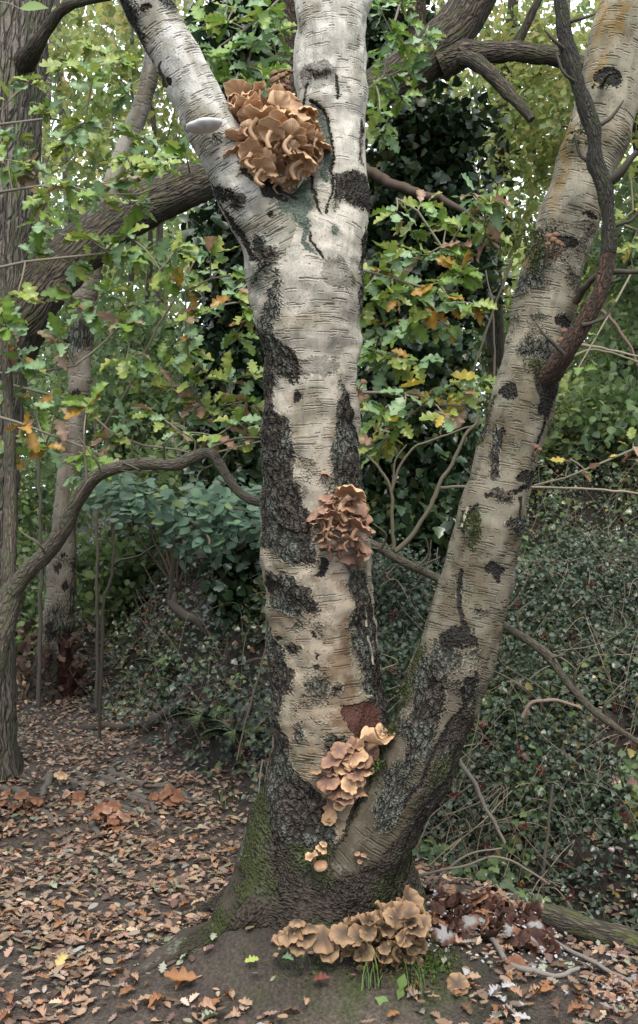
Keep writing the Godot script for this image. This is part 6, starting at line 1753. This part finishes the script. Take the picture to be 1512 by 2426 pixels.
# ---------------------------------------------------------------- ground cover, fallen leaves, grass, ferns
func build_floor() -> void:
	# ivy and bramble cover on the bank
	var pv := [Color(0.025, 0.040, 0.023), 0.38, Color(0.042, 0.065, 0.037), 0.3, Color(0.072, 0.104, 0.061), 0.17, Color(0.086, 0.047, 0.029), 0.08, Color(0.144, 0.122, 0.036), 0.04, Color(0.101, 0.137, 0.086), 0.03]
	var bramble := [Color(0.056, 0.090, 0.034), 0.45, Color(0.090, 0.131, 0.045), 0.3, Color(0.038, 0.064, 0.026), 0.17, Color(0.180, 0.158, 0.045), 0.05, Color(0.120, 0.053, 0.030), 0.03]
	var xf: Array = []
	var cl := PackedColorArray()
	var tries := 0
	while xf.size() < 90000 and tries < 600000:
		tries += 1
		var d := R(3.4, 13.0)
		var x := R(-2.8, 2.6) * (d / 6.0) if d > 6.0 else R(-2.8, 2.4)
		var s := past(x, d)
		if s < R(0.0, 0.35) or s > 6.0: continue
		if lump.get_noise_2d(x * 7.0, d * 7.0) < R(-0.25, 0.2): continue
		var patch := lump.get_noise_2d(x * 3.2 + 70.0, d * 3.2) + 0.1 * rng.randfn()
		if x < 0.1 and s < 2.6 and rng.randf() < 0.6: continue
		var h := pow(rng.randf(), 1.6) * (0.30 if x > 0.2 else 0.22) * clampf(s * 1.6, 0.2, 1.0)
		var p := Vector3(x, ground_y(x, d) + 0.02 + h, -d)
		xf.append(Transform3D(leaf_basis((Vector3(R(-1, 1), R(-0.7, 0.2), R(-0.4, 1))).normalized(), (Vector3(0, 0.8, 0.5) + rdir() * 0.6).normalized(), R(0.024, 0.046) if x < 0.25 else (R(0.028, 0.05) if patch > 0.12 else R(0.012, 0.028))), p))
		cl.push_back(pick(bramble if patch > 0.12 else pv))
	var gi := many("ground_ivy", self, ivy_leaf(), mat("ivy leaf", 0.32, 0.2), xf, cl)
	tag(gi, "low ivy and bramble leaves covering the shaded bank", "ground cover", "", "stuff")
	# thin stems in the cover
	var mb := MB.new()
	for k in 1300:
		var d := R(3.8, 9.0)
		var x := R(-1.8, 2.2)
		var s := past(x, d)
		if s < 0.1 or s > 4.0: continue
		var p := Vector3(x, ground_y(x, d), -d)
		var e := p + Vector3(R(-0.2, 0.2), R(0.12, 0.4), R(-0.1, 0.15))
		var f := e + Vector3(R(-0.25, 0.25), R(-0.22, 0.12), R(0.0, 0.2))
		var tone := Color(0.15, 0.115, 0.085) * R(0.3, 1.6)
		rod(mb, [p, e, f], R(0.0014, 0.003), 0.001, tone, tone, Vector3.ZERO, 4)
	var br := part(mb.mesh(), "bramble_stems", mat("twig", 0.85), self)
	tag(br, "tangle of thin bramble stems on the bank", "brambles", "", "stuff")
	# ferns
	for q in [[385, 1610, 5, 0.36, "small fern on the bank above the split log"], [490, 1745, 6, 0.34, "fern in shade at the foot of the bank left of the trunk"], [560, 1780, 5, 0.28, "small fern just left of the birch trunk by the bank"], [80, 1590, 6, 0.5, "pale fern at the end of the path left of the far birch"]]:
		fern(q[4], on_ground(q[0], q[1]) + Vector3(0, 0.08, 0), q[2], q[3], Color(0.17, 0.25, 0.10) if q[0] < 1000 else Color(0.15, 0.20, 0.06), "ferns on the bank")
	# leaf litter
	var shades := [Color(0.30, 0.200, 0.135), 0.26, Color(0.243, 0.160, 0.118), 0.26, Color(0.282, 0.147, 0.084), 0.10, Color(0.115, 0.070, 0.054), 0.18, Color(0.243, 0.230, 0.179), 0.08, Color(0.154, 0.179, 0.109), 0.04, Color(0.422, 0.307, 0.211), 0.08]
	var lm: Array = []
	for k in 4: lm.append(simple_leaf("litter%d" % k, [[0.03, 0.16, 0.1, 0.26, 0.15, 0.32, 0.18, 0.3, 0.14, 0.05], [0.02, 0.12, 0.22, 0.14, 0.30, 0.2, 0.34, 0.22, 0.18, 0.0], [0.0, 0.2, 0.3, 0.3, 0.22, 0.0], [0.04, 0.1, 0.24, 0.12, 0.3, 0.16, 0.26, 0.1, 0.04, 0.0]][k], [0.35, 0.6, 0.3, 0.15][k], 0.85, [0.2, -0.25, 0.15, 0.3][k]))
	var lit: Array = [[], [], [], []]
	var lc: Array = [PackedColorArray(), PackedColorArray(), PackedColorArray(), PackedColorArray()]
	var n := 0
	tries = 0
	while n < 26000 and tries < 300000:
		tries += 1
		var d := 2.5 + pow(rng.randf(), 0.9) * 9.0
		var x := R(-0.34, 0.34) * d * 1.05
		if d > 8.0: x = R(-0.36, -0.1) * d
		var s := past(x, d)
		var keep := 1.0
		if s > 0.0: keep = clampf(0.75 - s * 0.35, 0.06, 0.7)
		if s > 1.8: continue
		# trodden bare soil in front, swept mound
		keep *= lerpf(0.30, 1.0, smoothstep(2.95, 3.5, d + 0.25 * lump.get_noise_2d(x * 6.0, d * 6.0) - x * 0.15))
		var mo := Vector2((x - 0.02) / 0.48, (d - 3.2) / 0.42).length()
		keep *= lerpf(0.05, 1.0, smoothstep(0.7, 1.1, mo))
		keep *= 0.78 * clampf(0.66 + lump.get_noise_2d(x * 5.0 + 30.0, d * 5.0) * 1.6, 0.25, 1.0)
		if rng.randf() > keep: continue
		var k := rng.randi_range(0, 3)
		var sz := R(0.018, 0.048)
		var tilt := 0.28 if d < 4 else 0.4
		var up := (Vector3.UP + rdir() * tilt).normalized()
		lit[k].append(Transform3D(leaf_basis(Vector3(R(-1, 1), R(-0.1, 0.1), R(-1, 1)), up, sz), Vector3(x, ground_y(x, d) + R(0.004, 0.022), -d)))
		lc[k].push_back(pick(shades))
		n += 1
	for k in 4:
		var o := many("leaf_litter", self, lm[k], mat("dead leaf", 0.75, 0.25), lit[k], lc[k])
		tag(o, ["lobed brown leaf litter spread over the path", "curled brown leaf litter spread over the path", "small oval dead leaves spread over the path", "narrow dead leaves spread over the path"][k], "leaf litter", "leaf litter on the path", "stuff")
	# single fallen oak leaves near the viewer
	var kinds := ["tan", "pink", "rust", "brown", "grey", "pale", "tan", "pink", "brown", "dark"]
	var said := {"tan": "tan", "pink": "pinkish-brown", "rust": "orange-brown", "brown": "dark brown", "grey": "grey-brown", "pale": "grey-green", "amber": "orange-yellow", "dark": "blackish", "dusty": "whitened"}
	var put := 0
	tries = 0
	while put < 270 and tries < 6000:
		tries += 1
		var px := R(-10, 1520)
		var py := 2426.0 - pow(rng.randf(), 1.15) * 500.0
		var g := on_ground(px, py)
		var s := past(g.x, -g.z)
		if s > 0.1: continue
		if Vector2((g.x - 0.03) / 0.4, (-g.z - 3.2) / 0.33).length() < 1.0 and rng.randf() < 0.93: continue
		var k: String = kinds[rng.randi() % kinds.size()]
		if px > 1000 and py > 2240 and rng.randf() < 0.3: k = "dusty"
		var zone := "at the very front left" if px < 380 else "in front of the mossy root" if px < 760 else "in front of the big mushroom heap" if px < 1040 else "at the front right"
		if py < 2280: zone = "at the left edge of the path" if px < 250 else "on the path left of the mossy root" if px < 700 else "beside the blackened mushroom heap"
		if g.z < -4.2: zone = "farther up the path"
		var curl := rng.randi_range(0, 2)
		var m := oak_leaf(k, rng.randi_range(0, 2), [0.06, 0.2, 0.42][curl])
		var o := part(m, "fallen_leaf", mat("fallen oak leaf", 0.7, 0.25), self, Transform3D(leaf_basis(Vector3(R(-1, 1), R(-0.1, 0.1), R(-1, 1)), (Vector3.UP + rdir() * 0.32).normalized(), R(0.03, 0.064)), g + Vector3(0, R(0.010, 0.022), 0)))
		tag(o, "%s %s fallen oak leaf lying %s" % [["flat", "wavy", "curled"][curl], said[k], zone], "leaf", "fallen oak leaves")
		put += 1
	for q in [[135, 2312, "straw", 0.07, "clear yellow fallen leaf on the bare soil at front left"], [740, 2352, "maroon", 0.05, "dark maroon fallen leaf on the soil below the mound"], [470, 2345, "brown", 0.10, "largest curled brown leaf on the soil at front centre left"], [665, 2295, "blue", 0.045, "small pale green leaf on the mound's slope"], [578, 2300, "lime", 0.045, "small bright green oval leaf lying on the mound's left foot"], [640, 2250, "rust", 0.05, "rust leaf standing on edge on the mound's slope"], [700, 2260, "tan", 0.055, "brown leaf lying under the little left mushroom group"]]:
		var g := on_ground(q[0], q[1])
		var o := part(oak_leaf(q[2], 1, 0.2), "fallen_leaf", mat("fallen oak leaf", 0.7, 0.25), self, Transform3D(leaf_basis(Vector3(R(-1, 1), 0.1, R(-0.4, 0.4)), Vector3(0, 1, 0.45).normalized(), q[3]), g + Vector3(0, 0.02, 0)))
		tag(o, q[4], "leaf")
	var sl := thing("fallen_mushroom_cap", "overturned brown mushroom cap lying on the soil at front right", "mushroom", on_ground(1085, 2352))
	part(cap_mesh("wavy", "olive", 1), "cap", mat("mushroom flesh", 0.62, 0.16, 0.35), sl, Transform3D(leaf_basis(Vector3(1, 0.3, 0), Vector3(-0.3, 0.5, 0.8).normalized(), 0.032), Vector3(0, 0.02, 0)))
	var s2 := thing("fallen_mushroom_cap", "round orange mushroom cap lying on the soil right of the mossy patch", "mushroom", on_ground(1222, 2300))
	part(cap_mesh("flat", "rusty", 0), "cap", mat("mushroom flesh", 0.62, 0.16, 0.35), s2, Transform3D(leaf_basis(Vector3(1, 0, 0), Vector3(0, 0.9, 0.4).normalized(), 0.036), Vector3(0, 0.02, 0)))
	# grass and small weeds
	var gg := Color(0.085, 0.15, 0.03)
	grass_tuft("tallest grass tuft at the front edge of the big mushroom heap", on_ground(880, 2350), 30, 0.20, 0.03, gg)
	grass_tuft("grass tuft right of the weed below the mushroom heap", on_ground(985, 2365), 24, 0.17, 0.03, gg)
	grass_tuft("small grass tuft on the path near the bank's foot", on_ground(525, 1905), 24, 0.12, 0.07, gg)
	grass_tuft("low sparse green blades among leaves at mid path", on_ground(300, 2030), 14, 0.05, 0.07, gg)
	var wd := thing("weed", "small broad-leaved green weed between the two front grass tufts", "plant", on_ground(935, 2385))
	for q in [[955, 2330, 0.05], [905, 2410, 0.05], [925, 2395, 0.055], [960, 2400, 0.045], [948, 2365, 0.04], [890, 2395, 0.045]]:
		var p := at(q[0], q[1], -wd.position.z)
		part(simple_leaf("weed", [0.02, 0.08, 0.2, 0.3, 0.26, 0.12, 0.0], 0.2, 0.9, -0.1), "leaf", mat("weed leaf", 0.5, 0.5), wd, Transform3D(leaf_basis(p - wd.position + Vector3(0, 0.03, 0), Vector3(0, 0.7, 0.7), q[2]), (p - wd.position) * 0.6))
	mats["weed leaf"].albedo_color = Color(0.13, 0.21, 0.05).linear_to_srgb()
	# moss tufts on the soil beside the heap
	var mx: Array = []
	var mc := PackedColorArray()
	for k in 1500:
		var px := 1010.0 + rng.randfn() * 45.0
		var py := 2290.0 + rng.randfn() * 26.0
		if k > 1000:
			px = 720.0 + rng.randfn() * 70.0
			py = 2300.0 + rng.randfn() * 22.0
			if k % 3: continue
		var g := on_ground(px, py)
		mx.append(Transform3D(leaf_basis((Vector3(0, 0.9, 0.3) + rdir() * 0.7).normalized(), rdir(), R(0.006, 0.014)), g))
		mc.push_back(Color(0.075, 0.115, 0.022) * R(0.5, 1.4))
	var mo := many("moss_patch", self, tuft_leaf(), mat("moss leaf", 0.8, 0.2), mx, mc)
	tag(mo, "green moss on the soil beside the big mushroom heap", "moss", "", "stuff")
